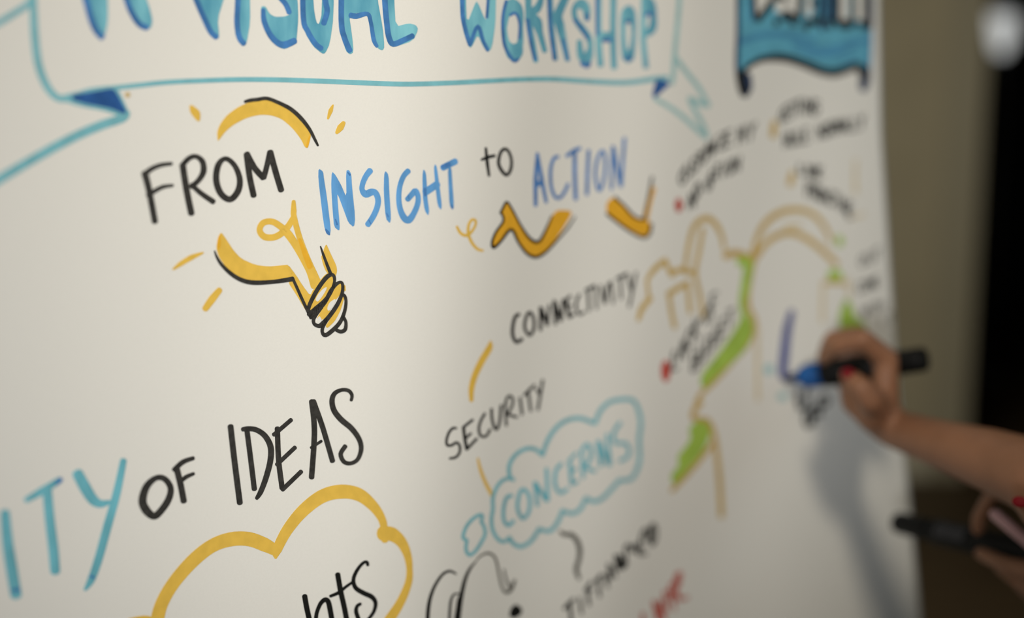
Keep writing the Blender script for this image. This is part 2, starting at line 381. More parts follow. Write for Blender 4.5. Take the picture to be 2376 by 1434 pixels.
title([
    ('p', A3((90, -300), (98, -20), (105, 120), (130, 270), (160, 360), (187, 415), (208, 395), (255, 298), (300, 400), (340, 455), (378, 410), (408, 200), (412, -20), (420, -300), (330, -300), (340, -20), (338, 140), (320, 175), (250, 8), (230, 30), (162, 205), (152, -20), (160, -300))),
    ('c', A3((484, 240, 46), (505, 95, 80), (555, 55, 140), (612, 95, 70), (628, 240, 36), (615, 390, 60), (570, 450, 165), (505, 370, 55)), 12),
    ('s', A3W((690, -200, 46), (690, -20, 46), (697, 200, 46), (735, 420, 44), (755, 525, 36)), 12),
    ('s', A3W((700, 100, 60), (760, 80, 60), (800, -10, 40), (790, -120, 40), (700, -180, 40)), 12), ('s', A3W((700, 150, 80), (760, 190, 80), (790, 290, 46), (832, 440, 36)), 12),
    ('s', A3W((865, -200, 44), (875, -20, 44), (890, 250, 44), (922, 510, 36)), 12),
    ('s', A3W((1080, -200, 46), (1010, -20, 56), (945, 130, 66), (960, 210, 66), (990, 340, 50), (1028, 515, 36)), 12),
    ('s', A3W((1195, 165, 40), (1188, 75, 60), (1145, 35, 80), (1090, 70, 40), (1095, 160, 40), (1150, 240, 50), (1208, 320, 48), (1225, 410, 40), (1195, 500, 80), (1145, 480, 56), (1130, 355, 36)), 12),
    ('s', A3W((1295, -200), (1295, 300), (1312, 560)), 9.5), ('s', A3W((1425, -200), (1420, 300), (1428, 580)), 11), ('s', A3W((1300, 300), (1420, 300)), 25),
    ('c', A3W((1506, 260, 36), (1515, 140, 50), (1552, 110, 110), (1588, 150, 50), (1598, 280, 32), (1585, 420, 40), (1550, 490, 90), (1515, 420, 40)), 10),
    ('s', A3W((1690, -100, 40), (1678, 250, 40), (1685, 400, 40), (1702, 575, 40)), 11),
    ('s', A3W((1690, 40, 60), (1730, 50, 100), (1768, 140, 46), (1755, 250, 60), (1690, 290, 56)), 11), ('b', (1040+1725/3.7125, 30/3.7125, 14, 16))],
    [('s', A3((115, -300), (120, -20), (126, 150), (160, 300), (188, 385)), 10), ('s', A3((188, 385), (255, 225), (300, 350), (340, 430)), 9), ('s', A3((352, -200), (345, -20), (333, 150)), 7),
     ('s', A3((500, 10), (475, 120), (470, 250), (490, 400), (560, 520), (600, 510)), 8), ('s', A3((535, 130), (570, 112), (600, 140), (618, 220), (612, 330)), 7),
     ('s', A3((685, 170), (715, 380), (752, 515)), 8.7), ('s', A3((868, -20), (882, 250), (915, 510)), 8.7), ('s', A3((990, 340), (1028, 515)), 7.2),
     ('s', A3((1092, 170), (1150, 245), (1205, 330)), 8.7), ('s', A3((1150, 545), (1195, 570), (1215, 545)), 10.2), ('s', A3((1335, 345), (1400, 345)), 10.2), ('s', A3((1282, -20), (1285, 300)), 7.2), ('s', A3((1195, 120), (1200, 170)), 8.7),
     ('s', A3((1700, 130), (1730, 115), (1755, 135)), 8.7), ('s', A3((1535, 185), (1570, 185)), 8.7), ('s', A3((1535, 500), (1565, 505)), 11.6)], 'cyan title word WORKSHOP with darker edges')

# ---- FROM INSIGHT to ACTION
A4 = Z(300, 200, 3.96)
drawing('handwritten_word', M_char, [
    ('s', A4((142, 800, 66), (180, 950, 60), (235, 1245, 58)), 15), ('s', A4((135, 815, 55), (200, 762, 46), (290, 725, 42), (388, 712, 34)), 11), ('s', A4((170, 1005, 44), (230, 965, 42), (310, 925, 40), (400, 912, 28)), 10),
    ('s', A4((490, 725), (525, 950), (570, 1170)), 15.5), ('s', A4((485, 730, 50), (545, 665, 48), (610, 645, 44), (670, 690, 54), (682, 780, 58), (640, 860, 50), (570, 925, 46)), 13), ('s', A4((570, 905, 44), (660, 985, 48), (772, 1062, 52)), 13),
    ('c', A4((797, 850, 60), (815, 730, 58), (865, 670, 44), (920, 680, 46), (980, 750, 50), (1015, 860, 56), (1000, 960, 60), (940, 1035, 58), (880, 1025, 58), (825, 960, 60)), 14),
    ('s', A4((1078, 625), (1105, 830), (1142, 1005)), 14.5), ('s', A4((1080, 622), (1150, 750), (1230, 840)), 14.5), ('s', A4((1235, 840), (1262, 740), (1292, 605)), 13), ('s', A4((1295, 605), (1345, 790), (1395, 955)), 14.5)],
    label='charcoal handwritten word FROM')
IN = Z(720, 340, 6.519)
ins = drawing('handwritten_word', M_corn, [
    ('p', IN((125, 330), (195, 380), (205, 480), (250, 760), (310, 1250), (295, 1355), (220, 1270), (180, 1000), (120, 480)), 1),
    ('p', IN((325, 375), (380, 430), (470, 590), (548, 780), (540, 370), (580, 350), (620, 420), (630, 600), (680, 1080), (660, 1225), (575, 1150), (520, 1000), (405, 690), (415, 850), (445, 1200), (438, 1278), (360, 1215), (340, 1000), (315, 600)), 1),
    ('s', IN((905, 365, 95), (840, 450, 85), (790, 570, 80), (785, 660, 80), (840, 720, 110), (920, 690, 110), (985, 700, 90), (1025, 800, 88), (1010, 920, 88), (950, 1060, 88), (870, 1180, 88)), 13),
    ('p', IN((1135, 365), (1185, 430), (1195, 700), (1222, 1080), (1205, 1165), (1140, 1090), (1110, 700), (1115, 430)), 1),
    ('s', IN((1480, 370, 88), (1410, 450, 80), (1355, 600, 78), (1338, 780, 80), (1360, 950, 86), (1420, 1080, 100), (1490, 1110, 110), (1560, 1020, 90), (1620, 880, 84), (1630, 760, 80), (1590, 670, 86), (1540, 720, 88), (1470, 800, 84)), 13),
    ('p', IN((1712, 335), (1750, 400), (1762, 560), (1775, 800), (1800, 970), (1785, 1050), (1730, 970), (1700, 760), (1695, 430)), 1),
    ('p', IN((1885, 260), (1915, 310), (1955, 600), (1990, 880), (1980, 965), (1925, 890), (1895, 640), (1868, 330)), 1),
    ('l', IN((1740, 690), (1920, 570)), 17),
    ('p', IN((2080, 320), (2135, 310), (2150, 560), (2175, 900), (2155, 965), (2105, 890), (2090, 600)), 1),
    ('l', IN((2005, 320), (2195, 225)), 15)], label='blue brush word INSIGHT')
pieces('shading_stroke', M_cornd, [
    ('s', IN((230, 1250, 20), (265, 1300, 50), (290, 1335, 20)), 5), ('s', IN((380, 1100, 16), (405, 1180, 30)), 4), ('s', IN((565, 390, 16), (600, 430, 30)), 4), ('s', IN((885, 1110), (915, 1170)), 2.5),
    ('s', IN((1155, 1010, 16), (1180, 1060, 26)), 3), ('s', IN((1480, 740), (1495, 790)), 3), ('s', IN((2000, 310, 60), (2100, 270, 70)), 9), ('s', IN((2130, 880, 16), (2150, 930, 36)), 4), ('s', IN((1735, 640, 50), (1740, 740, 40)), 7)], parent=ins, layer=1)
B2 = Z(1000, 300, 4.243)
drawing('handwritten_word', M_black, [
    ('s', B2((540, 185, 26), (553, 320, 36), (572, 458, 26)), 7), ('s', B2((498, 300, 24), (560, 275, 36), (628, 260, 30)), 7),
    ('c', B2((665, 330, 34), (683, 235, 32), (720, 195, 34), (762, 215, 30), (792, 300, 30), (785, 395, 34), (745, 450, 34), (695, 405, 36)), 8)], label='small black handwritten word to')
drawing('handwritten_word', M_act, [
    ('s', B2((1046, 235, 26), (1030, 500, 44), (1030, 750, 36)), 9), ('s', B2((1050, 240, 26), (1088, 480, 42), (1135, 718, 32)), 9), ('s', B2((1035, 540, 60), (1095, 525, 55)), 14),
    ('s', B2((1252, 270), (1212, 285), (1180, 380), (1180, 540), (1212, 650), (1258, 678), (1308, 630), (1350, 540)), 8),
    ('s', B2((1415, 215), (1415, 450), (1425, 688)), 9.5), ('s', B2((1340, 262), (1400, 215), (1465, 188)), 9), ('s', B2((1552, 210), (1542, 420), (1535, 640)), 8.5),
    ('c', B2((1618, 450), (1640, 290), (1690, 212), (1716, 300), (1705, 480), (1655, 605)), 7.5),
    ('s', B2((1790, 170), (1782, 380), (1778, 585)), 7.5), ('s', B2((1795, 180), (1830, 380), (1868, 560)), 9), ('s', B2((1905, 90), (1885, 350), (1872, 560)), 8)], label='blue brush word ACTION')

# ---- the light bulb
B1 = Z(380, 440, 3.126); BS = Z(640, 560, 5.973)
drawing('light_bulb_arc', M_yel, [('p', A4((812, 505), (805, 420), (838, 340), (900, 262), (1000, 190), (1120, 138), (1250, 128), (1380, 130), (1500, 205), (1600, 315), (1672, 435), (1660, 500), (1640, 572), (1612, 560), (1580, 490), (1500, 385), (1400, 300), (1300, 266), (1200, 262), (1080, 290), (960, 352), (880, 420), (825, 495)), 2)], label='yellow arc closing the top of the light bulb')
bulb = drawing('light_bulb_drawing', M_yel, [
    ('s', B1((942, 85, 28), (942, 150, 42), (945, 200, 42), (985, 350, 42), (1040, 500, 46), (1090, 620, 56), (1115, 680, 60)), 15),
    ('s', B1((945, 190, 36), (905, 262, 46), (860, 312, 48), (800, 345, 48), (730, 342, 48), (695, 295, 44), (720, 242, 46), (785, 232, 46), (850, 270, 48), (900, 320, 60), (955, 400, 54), (1010, 500, 48), (1060, 600, 48), (1090, 700, 50)), 15),
    ('p', B1((415, 305), (392, 350), (380, 425), (400, 490), (450, 560), (520, 622), (600, 658), (700, 668), (820, 660), (930, 645), (950, 620), (905, 545), (860, 548), (760, 558), (660, 545), (560, 500), (505, 440), (460, 370)), 1),
    ('p', B1((905, 548), (960, 622), (1010, 700), (1062, 770), (1085, 720), (1130, 700), (1060, 890), (1040, 895), (960, 760), (900, 670)), 1),
    ('p', BS((700, 35), (740, 130), (840, 340), (850, 420), (815, 520), (760, 470), (700, 430), (660, 340), (625, 210), (650, 180), (670, 90)), 1),
    ('p', BS((480, 740), (560, 600), (700, 440), (780, 440), (830, 520), (800, 640), (700, 800), (560, 930), (460, 990), (440, 900)), 1),
    ('s', BS((600, 1070, 60), (680, 990, 130), (730, 860, 90), (830, 720, 120), (900, 610, 60)), 15), ('s', BS((710, 1180, 40), (790, 1080, 70), (870, 940, 60), (930, 780, 36)), 9), ('s', BS((945, 620, 40), (955, 680, 30)), 6)],
    label='yellow light bulb sketch with filament loop')
pieces('ink_highlight', M_white, [
    ('p', BS((545, 810), (580, 740), (650, 660), (708, 628), (700, 670), (640, 770), (580, 842)), 1), ('p', BS((710, 930), (740, 850), (820, 795), (830, 820), (790, 910), (730, 970)), 1), ('p', BS((550, 1130), (600, 1025), (640, 1085), (620, 1130), (580, 1150)), 1)], parent=bulb, layer=1)
pieces('ink_overlap', M_yeld, [
    ('p', A4((1668, 440), (1655, 510), (1640, 568), (1620, 560), (1640, 480)), 1), ('p', B1((392, 345), (412, 320), (415, 400), (400, 440), (385, 420)), 1), ('s', B1((985, 360, 20), (1030, 480, 40), (1060, 560, 40)), 8)], parent=bulb, layer=1)
pieces('outline_stroke', M_char, [
    ('s', A4((1062, 142, 26), (1110, 130, 36), (1180, 122, 36), (1260, 112, 34), (1350, 142, 34), (1480, 208, 38), (1580, 298, 38), (1655, 395, 32), (1705, 490, 26), (1733, 545, 18)), 8),
    ('s', B1((368, 445, 10), (385, 490, 18), (420, 545, 24), (490, 612, 30), (570, 658, 32), (660, 675, 34), (800, 668, 30), (935, 648, 36)), 9),
    ('s', BS((232, 510, 40), (300, 660, 42), (400, 880, 42), (490, 1060, 50)), 7),
    ('s', BS((618, 70, 16), (660, 190, 36), (720, 350, 44), (760, 450, 48)), 6),
    ('s', BS((455, 985, 40), (460, 900, 56), (540, 730, 60), (650, 560, 60), (740, 470, 60), (800, 475, 46), (812, 560, 40), (770, 690, 50), (680, 820, 60), (560, 930, 70), (455, 1015, 60)), 9),
    ('s', BS((490, 1040, 60), (560, 960, 90), (680, 840, 60), (760, 690, 56), (830, 600, 50), (900, 565, 40), (928, 620, 44), (915, 730, 50), (850, 880, 60), (740, 1040, 60), (640, 1150, 70), (590, 1172, 56), (530, 1140, 46), (530, 1060, 50), (630, 910, 60)), 9),
    ('s', BS((920, 735, 44), (955, 760, 44), (972, 840, 44), (950, 980, 50), (890, 1120, 56), (790, 1230, 60), (690, 1300, 60), (645, 1265, 46), (650, 1190, 50), (700, 1090, 60)), 9),
    ('s', BS((935, 1045, 40), (970, 1120, 44), (960, 1220, 56), (900, 1252, 56), (830, 1225, 44)), 8)], parent=bulb, layer=2)
pieces('light_ray', M_yel, [
    ('p', A4((550, 180), (575, 170), (645, 225), (655, 265), (648, 325), (622, 320), (560, 245)), 1), ('s', A4((1872, 172, 12), (1850, 225, 42), (1825, 298, 18)), 8), ('s', A4((1970, 335, 36), (1940, 380, 62), (1905, 428, 30)), 10),
    ('s', B1((285, 458, 14), (200, 492, 40), (120, 540, 36), (68, 578, 14)), 10), ('s', B1((405, 728, 44), (350, 795, 56), (300, 865, 46)), 14)])
# ---- arrow and tick
drawing('curl_drawing', M_yel, [('s', B2((255, 958, 24), (290, 1020, 30), (340, 1045, 32), (390, 1020, 28), (435, 950, 26), (438, 900, 26), (405, 890, 28), (372, 940, 28), (368, 1030, 32), (405, 1120, 30), (460, 1180, 28), (512, 1195, 22)), 7)], label='thin yellow curl left of the arrow')
arrow = drawing('arrow_drawing', M_or, [
    ('p', B2((745, 715), (688, 815), (722, 895), (645, 1010), (602, 1130), (622, 1170), (700, 1085), (790, 985), (850, 1110), (930, 1215), (1035, 1258), (1140, 1195), (1270, 1030), (1385, 840), (1375, 798), (1240, 793), (1185, 860), (1080, 1115), (1030, 1115), (960, 1060), (870, 930), (800, 780)), 1)], label='orange zigzag arrow')
pieces('outline_stroke', M_black, [
    ('s', B2((685, 825, 24), (715, 760, 24), (748, 715, 22), (800, 790, 22), (880, 940, 22), (960, 1060, 28), (1030, 1110, 34), (1080, 1085, 30), (1140, 970, 24), (1190, 850, 14)), 6),
    ('s', B2((685, 810, 22), (715, 898, 24), (640, 1010, 24), (602, 1110, 26), (618, 1165, 32), (690, 1100, 26), (790, 985, 30), (860, 1110, 26), (945, 1222, 28), (1035, 1258, 32), (1130, 1208, 28), (1250, 1080, 24), (1350, 965, 22), (1418, 860, 16)), 6)], parent=arrow, layer=1)
tick = drawing('tick_drawing', M_or, [
    ('p', B2((1785, 668), (1730, 720), (1722, 810), (1800, 880), (1950, 980), (2080, 1052), (2140, 1040), (2165, 960), (2140, 885), (2050, 890), (1960, 820), (1850, 710)), 1), ('s', B2((2105, 900, 60), (2145, 720, 56), (2192, 580, 40)), 13)], label='orange tick mark')
pieces('outline_stroke', M_black, [
    ('s', B2((1732, 830), (1850, 925), (1980, 1015), (2095, 1065), (2155, 1020), (2168, 930)), 6.5), ('s', B2((1810, 668), (1900, 752), (1990, 850), (2060, 885), (2115, 880)), 6), ('s', B2((2178, 470, 24), (2150, 630, 24), (2100, 880, 20)), 6)], parent=tick, layer=1)

# ---- CONNECTIVITY, SECURITY
B4 = Z(960, 600, 3.96); SE = Z(1000, 860, 6.517)
drawing('handwritten_word', M_black, [
    ('s', B4((968, 512), (930, 540), (908, 640), (912, 715), (945, 768), (995, 740)), 8.5), ('c', B4((1018, 630), (1038, 525), (1072, 495), (1104, 560), (1102, 650), (1062, 705)), 7.5),
    ('s', B4((1165, 450), (1165, 655)), 8), ('s', B4((1168, 455), (1228, 608)), 9.5), ('s', B4((1245, 430), (1228, 610)), 7),
    ('s', B4((1290, 390), (1302, 600)), 8), ('s', B4((1292, 395), (1352, 568)), 9.5), ('s', B4((1372, 380), (1356, 565)), 7),
    ('s', B4((1398, 395), (1430, 540)), 9), ('s', B4((1380, 392), (1440, 345)), 7), ('s', B4((1405, 460), (1445, 425)), 6), ('s', B4((1430, 540), (1470, 512)), 7),
    ('s', B4((1525, 330), (1498, 380), (1492, 460), (1522, 512), (1568, 490)), 6.5), ('s', B4((1600, 290), (1612, 480)), 6.5), ('s', B4((1582, 292), (1662, 250)), 7.5), ('s', B4((1668, 270), (1680, 460)), 6),
    ('s', B4((1720, 250), (1752, 410)), 7), ('s', B4((1790, 230), (1756, 410)), 6.5), ('s', B4((1812, 210), (1832, 410)), 6), ('s', B4((1898, 180), (1906, 370)), 6), ('s', B4((1870, 182), (1962, 140)), 7.5),
    ('s', B4((1970, 170), (2000, 290)), 6.5), ('s', B4((2042, 130), (2010, 290), (1980, 440)), 6)], label='black handwritten word CONNECTIVITY')
drawing('handwritten_word', M_black, [
    ('s', SE((385, 872, 34), (330, 872), (270, 940), (235, 1050), (245, 1125), (310, 1130), (385, 1088), (435, 1140), (432, 1240), (370, 1312), (282, 1328, 34)), 6.5),
    ('s', SE((492, 855), (510, 1020), (542, 1190)), 8), ('s', SE((490, 855), (630, 745)), 6.5), ('s', SE((530, 1018), (602, 950)), 6.2), ('s', SE((542, 1190), (690, 1032)), 6.8),
    ('s', SE((815, 650), (762, 740), (725, 860), (742, 970), (800, 1000), (852, 968), (892, 890)), 6.5), ('s', SE((915, 580), (922, 720), (958, 860), (1000, 880), (1040, 760), (1060, 525)), 6.8),
    ('s', SE((1120, 500), (1140, 830)), 6.2), ('s', SE((1125, 530), (1142, 430), (1185, 382), (1235, 420), (1230, 520), (1165, 650)), 6.2), ('s', SE((1155, 655), (1220, 682), (1300, 702)), 6.5),
    ('s', SE((1345, 412), (1378, 660)), 6.5), ('s', SE((1472, 340), (1510, 610)), 6.5), ('s', SE((1412, 370), (1562, 222)), 7), ('s', SE((1598, 275), (1640, 355)), 6.2), ('s', SE((1690, 145), (1652, 380), (1615, 592)), 6.5)], label='black handwritten word SECURITY')
C1 = Z(960, 880, 2.589)
drawing('curved_line', M_yel, [('s', B4((705, 758, 14), (695, 820, 60), (620, 950, 62), (560, 1080, 58), (530, 1200, 52), (530, 1305, 36)), 14)], label='curved yellow line above SECURITY')
drawing('curved_line', M_yel, [('s', C1((385, 475, 12), (400, 540, 19), (430, 620, 22), (478, 710, 22)), 8)], label='curved yellow line under SECURITY')

# ---- CONCERNS cloud
CN = Z(1100, 900, 3.774)
drawing('cloud_drawing', M_cyanl, [
    ('s', CN((345, 805), (315, 780), (305, 700), (330, 630), (390, 565), (470, 530), (540, 540), (600, 590)), 9.5),
    ('s', CN((598, 590), (640, 470), (710, 360), (800, 290), (900, 265), (980, 280), (1045, 310)), 10),
    ('s', CN((1060, 310), (1100, 210), (1170, 135), (1260, 105), (1380, 105), (1430, 170), (1460, 300), (1445, 460), (1450, 620), (1420, 730), (1370, 800), (1270, 810)), 10),
    ('s', CN((1272, 808), (1200, 890), (1120, 970), (1050, 995), (980, 965)), 10), ('s', CN((980, 965), (930, 1060), (860, 1100), (770, 1075)), 10), ('s', CN((775, 1075), (730, 1180), (660, 1255), (570, 1235)), 10),
    ('s', CN((570, 1235), (500, 1340), (410, 1390), (340, 1360), (310, 1310)), 10), ('s', CN((310, 1310), (270, 1345), (215, 1330), (165, 1250), (152, 1150), (165, 1060), (165, 960), (205, 860), (260, 805), (320, 790)), 9)], label='cyan thought cloud outline')
drawing('handwritten_word', M_cyan, [
    ('s', CN((330, 945), (285, 960), (258, 1060), (262, 1160), (300, 1205), (345, 1165)), 8.5), ('c', CN((380, 1050), (400, 920), (440, 890), (485, 960), (480, 1080), (425, 1145)), 8.5),
    ('s', CN((530, 830), (555, 1030)), 8.5), ('s', CN((535, 835), (635, 985)), 10.5), ('s', CN((635, 710), (645, 985)), 8.5), ('s', CN((765, 665), (715, 730), (710, 850), (755, 920), (815, 885)), 8.5),
    ('s', CN((835, 640), (855, 840)), 9), ('s', CN((830, 640), (895, 570)), 7), ('s', CN((850, 740), (890, 705)), 7), ('s', CN((855, 845), (905, 820)), 8), ('s', CN((940, 560), (955, 785)), 8), ('s', CN((940, 560), (985, 495), (1025, 540), (1010, 640), (965, 690), (1060, 730)), 8.5),
    ('s', CN((1085, 470), (1110, 680)), 10), ('s', CN((1095, 475), (1180, 675)), 9.5), ('s', CN((1165, 410), (1190, 675)), 9), ('s', CN((1280, 305), (1225, 390), (1235, 480), (1335, 490), (1355, 590), (1275, 640)), 8.5)], label='cyan word CONCERNS inside the cloud', layer=1)
DB = Z(960, 1180, 5.645)
drawing('cloud_drawing', M_cyanl, [('c', DB((870, 82), (780, 130), (700, 220), (655, 320), (650, 390), (695, 415), (685, 480), (690, 560), (730, 608), (800, 565), (880, 450), (935, 330), (918, 230), (885, 170), (900, 110)), 8.5)], label='small cyan thought bubble below the cloud')
face = drawing('head_drawing', M_black, [
    ('s', DB((555, 858, 22), (510, 830, 32), (450, 822, 36), (370, 872, 38), (280, 1005, 42), (222, 1150, 48), (192, 1300, 54), (178, 1500, 54)), 8), ('s', DB((810, 700, 20), (735, 790, 38), (672, 930, 50), (625, 1130, 60), (592, 1300, 80), (565, 1500, 90)), 11),
    ('s', DB((590, 1115, 22), (525, 1128, 28), (482, 1230, 36), (465, 1480, 38)), 6), ('p', DB((640, 1100), (560, 1180), (545, 1500), (600, 1500)), 1)], label='black line drawing of a head with a dot eye')
pieces('eye_dot', M_black, [('p', DB((1260, 1330), (1300, 1270), (1350, 1255), (1410, 1300), (1425, 1360), (1370, 1420), (1300, 1440), (1250, 1410)), 2)], face, 1)
pieces('thin_stroke', M_grey, [
    ('s', DB((810, 700, 14), (870, 625, 24), (970, 583, 32), (1050, 625, 32), (1090, 720, 32), (1120, 880, 30), (1165, 1050, 30), (1220, 1100, 40), (1280, 1060, 40), (1320, 945, 42)), 6), ('s', DB((1180, 800, 24), (1210, 930, 28), (1270, 1055, 40)), 5)], parent=face, layer=1)
drawing('curved_line', M_grey, [('s', DB((1920, 300, 42), (1975, 342, 52), (2060, 342, 62), (2138, 420, 66), (2175, 550, 66), (2160, 680, 60), (2128, 800, 62), (2165, 915, 46)), 10)], label='grey hooked line under the cloud')
TF = Z(1280, 1180, 5.647)
drawing('handwritten_word', M_black, [
    ('s', TF((240, 1270), (258, 1480)), 8), ('s', TF((165, 1310), (285, 1190)), 8.5), ('s', TF((365, 1170), (392, 1370)), 7), ('s', TF((465, 1040), (490, 1265)), 7.5), ('s', TF((440, 1075), (515, 965)), 7.5), ('s', TF((470, 1100), (525, 1060)), 6.5),
    ('s', TF((608, 910), (628, 1150)), 7.5), ('s', TF((570, 960), (655, 865)), 7.5), ('s', TF((695, 870), (738, 1030)), 7), ('s', TF((740, 730), (775, 920)), 8), ('s', TF((720, 930), (765, 880)), 7), ('s', TF((790, 760), (840, 900)), 6.5),
    ('s', TF((830, 620), (870, 800)), 7.5), ('s', TF((850, 620), (920, 790)), 9), ('s', TF((905, 610), (960, 770)), 7.5), ('s', TF((965, 560), (985, 740)), 6.5), ('s', TF((955, 540), (1000, 470), (1060, 570)), 7), ('s', TF((1070, 470), (1070, 570)), 6),
    ('s', TF((1140, 440), (1115, 520), (1150, 600), (1240, 590)), 6.5), ('s', TF((1190, 590), (1160, 450), (1190, 310), (1240, 260)), 6.5), ('s', TF((1240, 260), (1230, 430)), 6), ('c', TF((1290, 420), (1290, 270), (1335, 200), (1370, 270), (1365, 400), (1320, 480)), 6.5), ('s', TF((1320, 240), (1310, 450)), 6)], label='black handwritten word in the bottom centre, blurred')
drawing('handwritten_word', M_redl, [
    ('s', TF((1340, 1220), (1390, 1480)), 10), ('s', TF((1345, 1225), (1430, 1400)), 9), ('s', TF((1430, 1210), (1480, 1480)), 10), ('s', TF((1470, 1090), (1520, 1330)), 7), ('s', TF((1480, 1100), (1540, 1090), (1530, 1190)), 6), ('s', TF((1550, 990), (1610, 1330)), 7), ('s', TF((1560, 1000), (1620, 960)), 7), ('s', TF((1590, 1140), (1640, 1090)), 7),
    ('s', TF((1640, 860), (1620, 1020), (1650, 1190)), 9), ('s', TF((1650, 860), (1690, 850), (1660, 1010), (1620, 1060)), 8), ('s', TF((1620, 1080), (1680, 1180), (1770, 1165)), 9), ('s', TF((1195, 1380), (1200, 1480)), 9)], label='red handwritten word at the bottom edge, blurred')

# ---- left bottom
LB = Z(0, 1040, 3.64); B3 = Z(0, 860, 2.475); ID = Z(500, 860, 4.2175); HT = Z(600, 1240, 5.94)
ity = drawing('handwritten_word', M_cyan, [
    ('s', LB((42, 545, 78), (62, 780, 92), (95, 1000, 98), (135, 1240, 96)), 25), ('s', LB((398, 350, 80), (420, 600, 82), (450, 850, 86), (466, 1040, 84)), 22), ('s', LB((222, 438, 46), (350, 365, 66), (505, 268, 54)), 16),
    ('s', LB((655, 215, 92), (720, 335, 98), (785, 435, 88), (850, 470, 66), (925, 455, 36)), 24), ('s', LB((1042, 105, 56), (985, 380, 68), (910, 650, 74), (830, 940, 72), (770, 1110, 66), (718, 1195, 26)), 19)], label='large cyan letters ITY at the left edge')
pieces('shading_stroke', M_blue, [('s', LB((478, 300, 26), (515, 262, 34)), 9), ('s', LB((105, 1200, 20), (150, 1195, 36)), 7), ('s', LB((770, 1080, 24), (795, 1095, 16)), 5)], parent=ity, layer=1)
drawing('handwritten_word', M_char, [
    ('c', B3((818, 745, 48), (842, 665, 42), (895, 617, 32), (945, 622, 34), (980, 675, 36), (965, 745, 40), (915, 815, 40), (880, 835, 42), (838, 800, 50)), 16),
    ('s', B3((1015, 565), (1038, 660), (1055, 750)), 15), ('s', B3((1000, 570, 30), (1050, 525, 30), (1110, 503, 24)), 11), ('s', B3((1035, 638, 24), (1070, 610, 26), (1112, 592, 20)), 10)], label='charcoal handwritten word OF')
drawing('handwritten_word', M_char, [
    ('s', ID((147, 545), (185, 880), (238, 1295)), 14), ('s', ID((308, 590), (342, 850), (380, 1160)), 12.5), ('s', ID((265, 575, 44), (320, 568, 50), (400, 580, 52), (485, 640, 56), (540, 750, 60), (535, 890, 58), (490, 1060, 56), (440, 1190, 52), (402, 1250, 36)), 13),
    ('s', ID((605, 565), (618, 880), (652, 1150)), 12.5), ('l', ID((570, 628), (740, 482)), 10), ('l', ID((600, 920), (778, 752)), 10), ('l', ID((655, 1165), (838, 988)), 10.5),
    ('s', ID((942, 300), (968, 600), (940, 1045)), 13), ('s', ID((958, 300), (1050, 560), (1145, 885)), 12.5), ('l', ID((935, 755), (1036, 690)), 7),
    ('s', ID((1328, 290, 32), (1335, 240, 36), (1300, 195, 38), (1230, 190, 38), (1165, 225, 46), (1140, 295, 54), (1160, 390, 56), (1230, 480, 58), (1330, 565, 56), (1405, 670, 52), (1425, 770, 48), (1390, 870, 42), (1320, 908, 40), (1255, 890, 44), (1225, 815, 46), (1270, 740, 46)), 12)], label='charcoal handwritten word IDEAS')
drawing('cloud_drawing', M_yel, [
    ('s', B3((880, 1520, 78), (900, 1440, 78), (930, 1335, 74), (1000, 1215, 74), (1110, 1090, 78), (1220, 1005, 78), (1330, 968, 82), (1430, 968, 82), (1520, 1000, 80), (1585, 1035, 60)), 32),
    ('s', B3((1583, 1075, 16), (1590, 1030, 56), (1650, 915, 64), (1740, 805, 72), (1850, 722, 78), (1960, 695, 82), (2060, 712, 76), (2140, 775, 60), (2192, 850, 46), (2208, 920, 40), (2210, 975, 40)), 32),
    ('s', B3((2195, 935, 85), (2250, 940, 82), (2305, 985, 62), (2340, 1060, 46), (2352, 1140, 36), (2345, 1220, 42), (2300, 1330, 50), (2230, 1440, 60), (2180, 1520, 60)), 20),
    ('s', B3((740, 1440, 34), (830, 1424, 34), (900, 1440, 34)), 14)], label='thick yellow cloud outline')
drawing('handwritten_word', M_black, [
    ('s', HT((635, 850), (665, 1020), (715, 1240)), 12.5), ('s', HT((785, 1240, 58), (800, 1090, 56), (850, 960, 58), (915, 900, 66), (960, 930, 72), (990, 1060, 74), (1020, 1240, 74)), 11), ('s', HT((1090, 550), (1130, 780), (1180, 1000), (1225, 1240)), 12.5),
    ('s', HT((988, 852, 42), (1100, 805, 50), (1200, 725, 42), (1300, 655, 40)), 8), ('s', HT((1505, 425, 44), (1495, 385, 46), (1450, 388, 44), (1380, 460, 48), (1320, 570, 54), (1308, 660, 56), (1345, 745, 64), (1450, 810, 68), (1560, 862, 68), (1612, 945, 58), (1585, 1070, 50), (1490, 1200, 46)), 9), ('s', HT((1405, 958, 44), (1358, 990, 50), (1345, 1070, 60), (1390, 1200, 64)), 9)], label='black handwritten letters hts inside the yellow cloud')

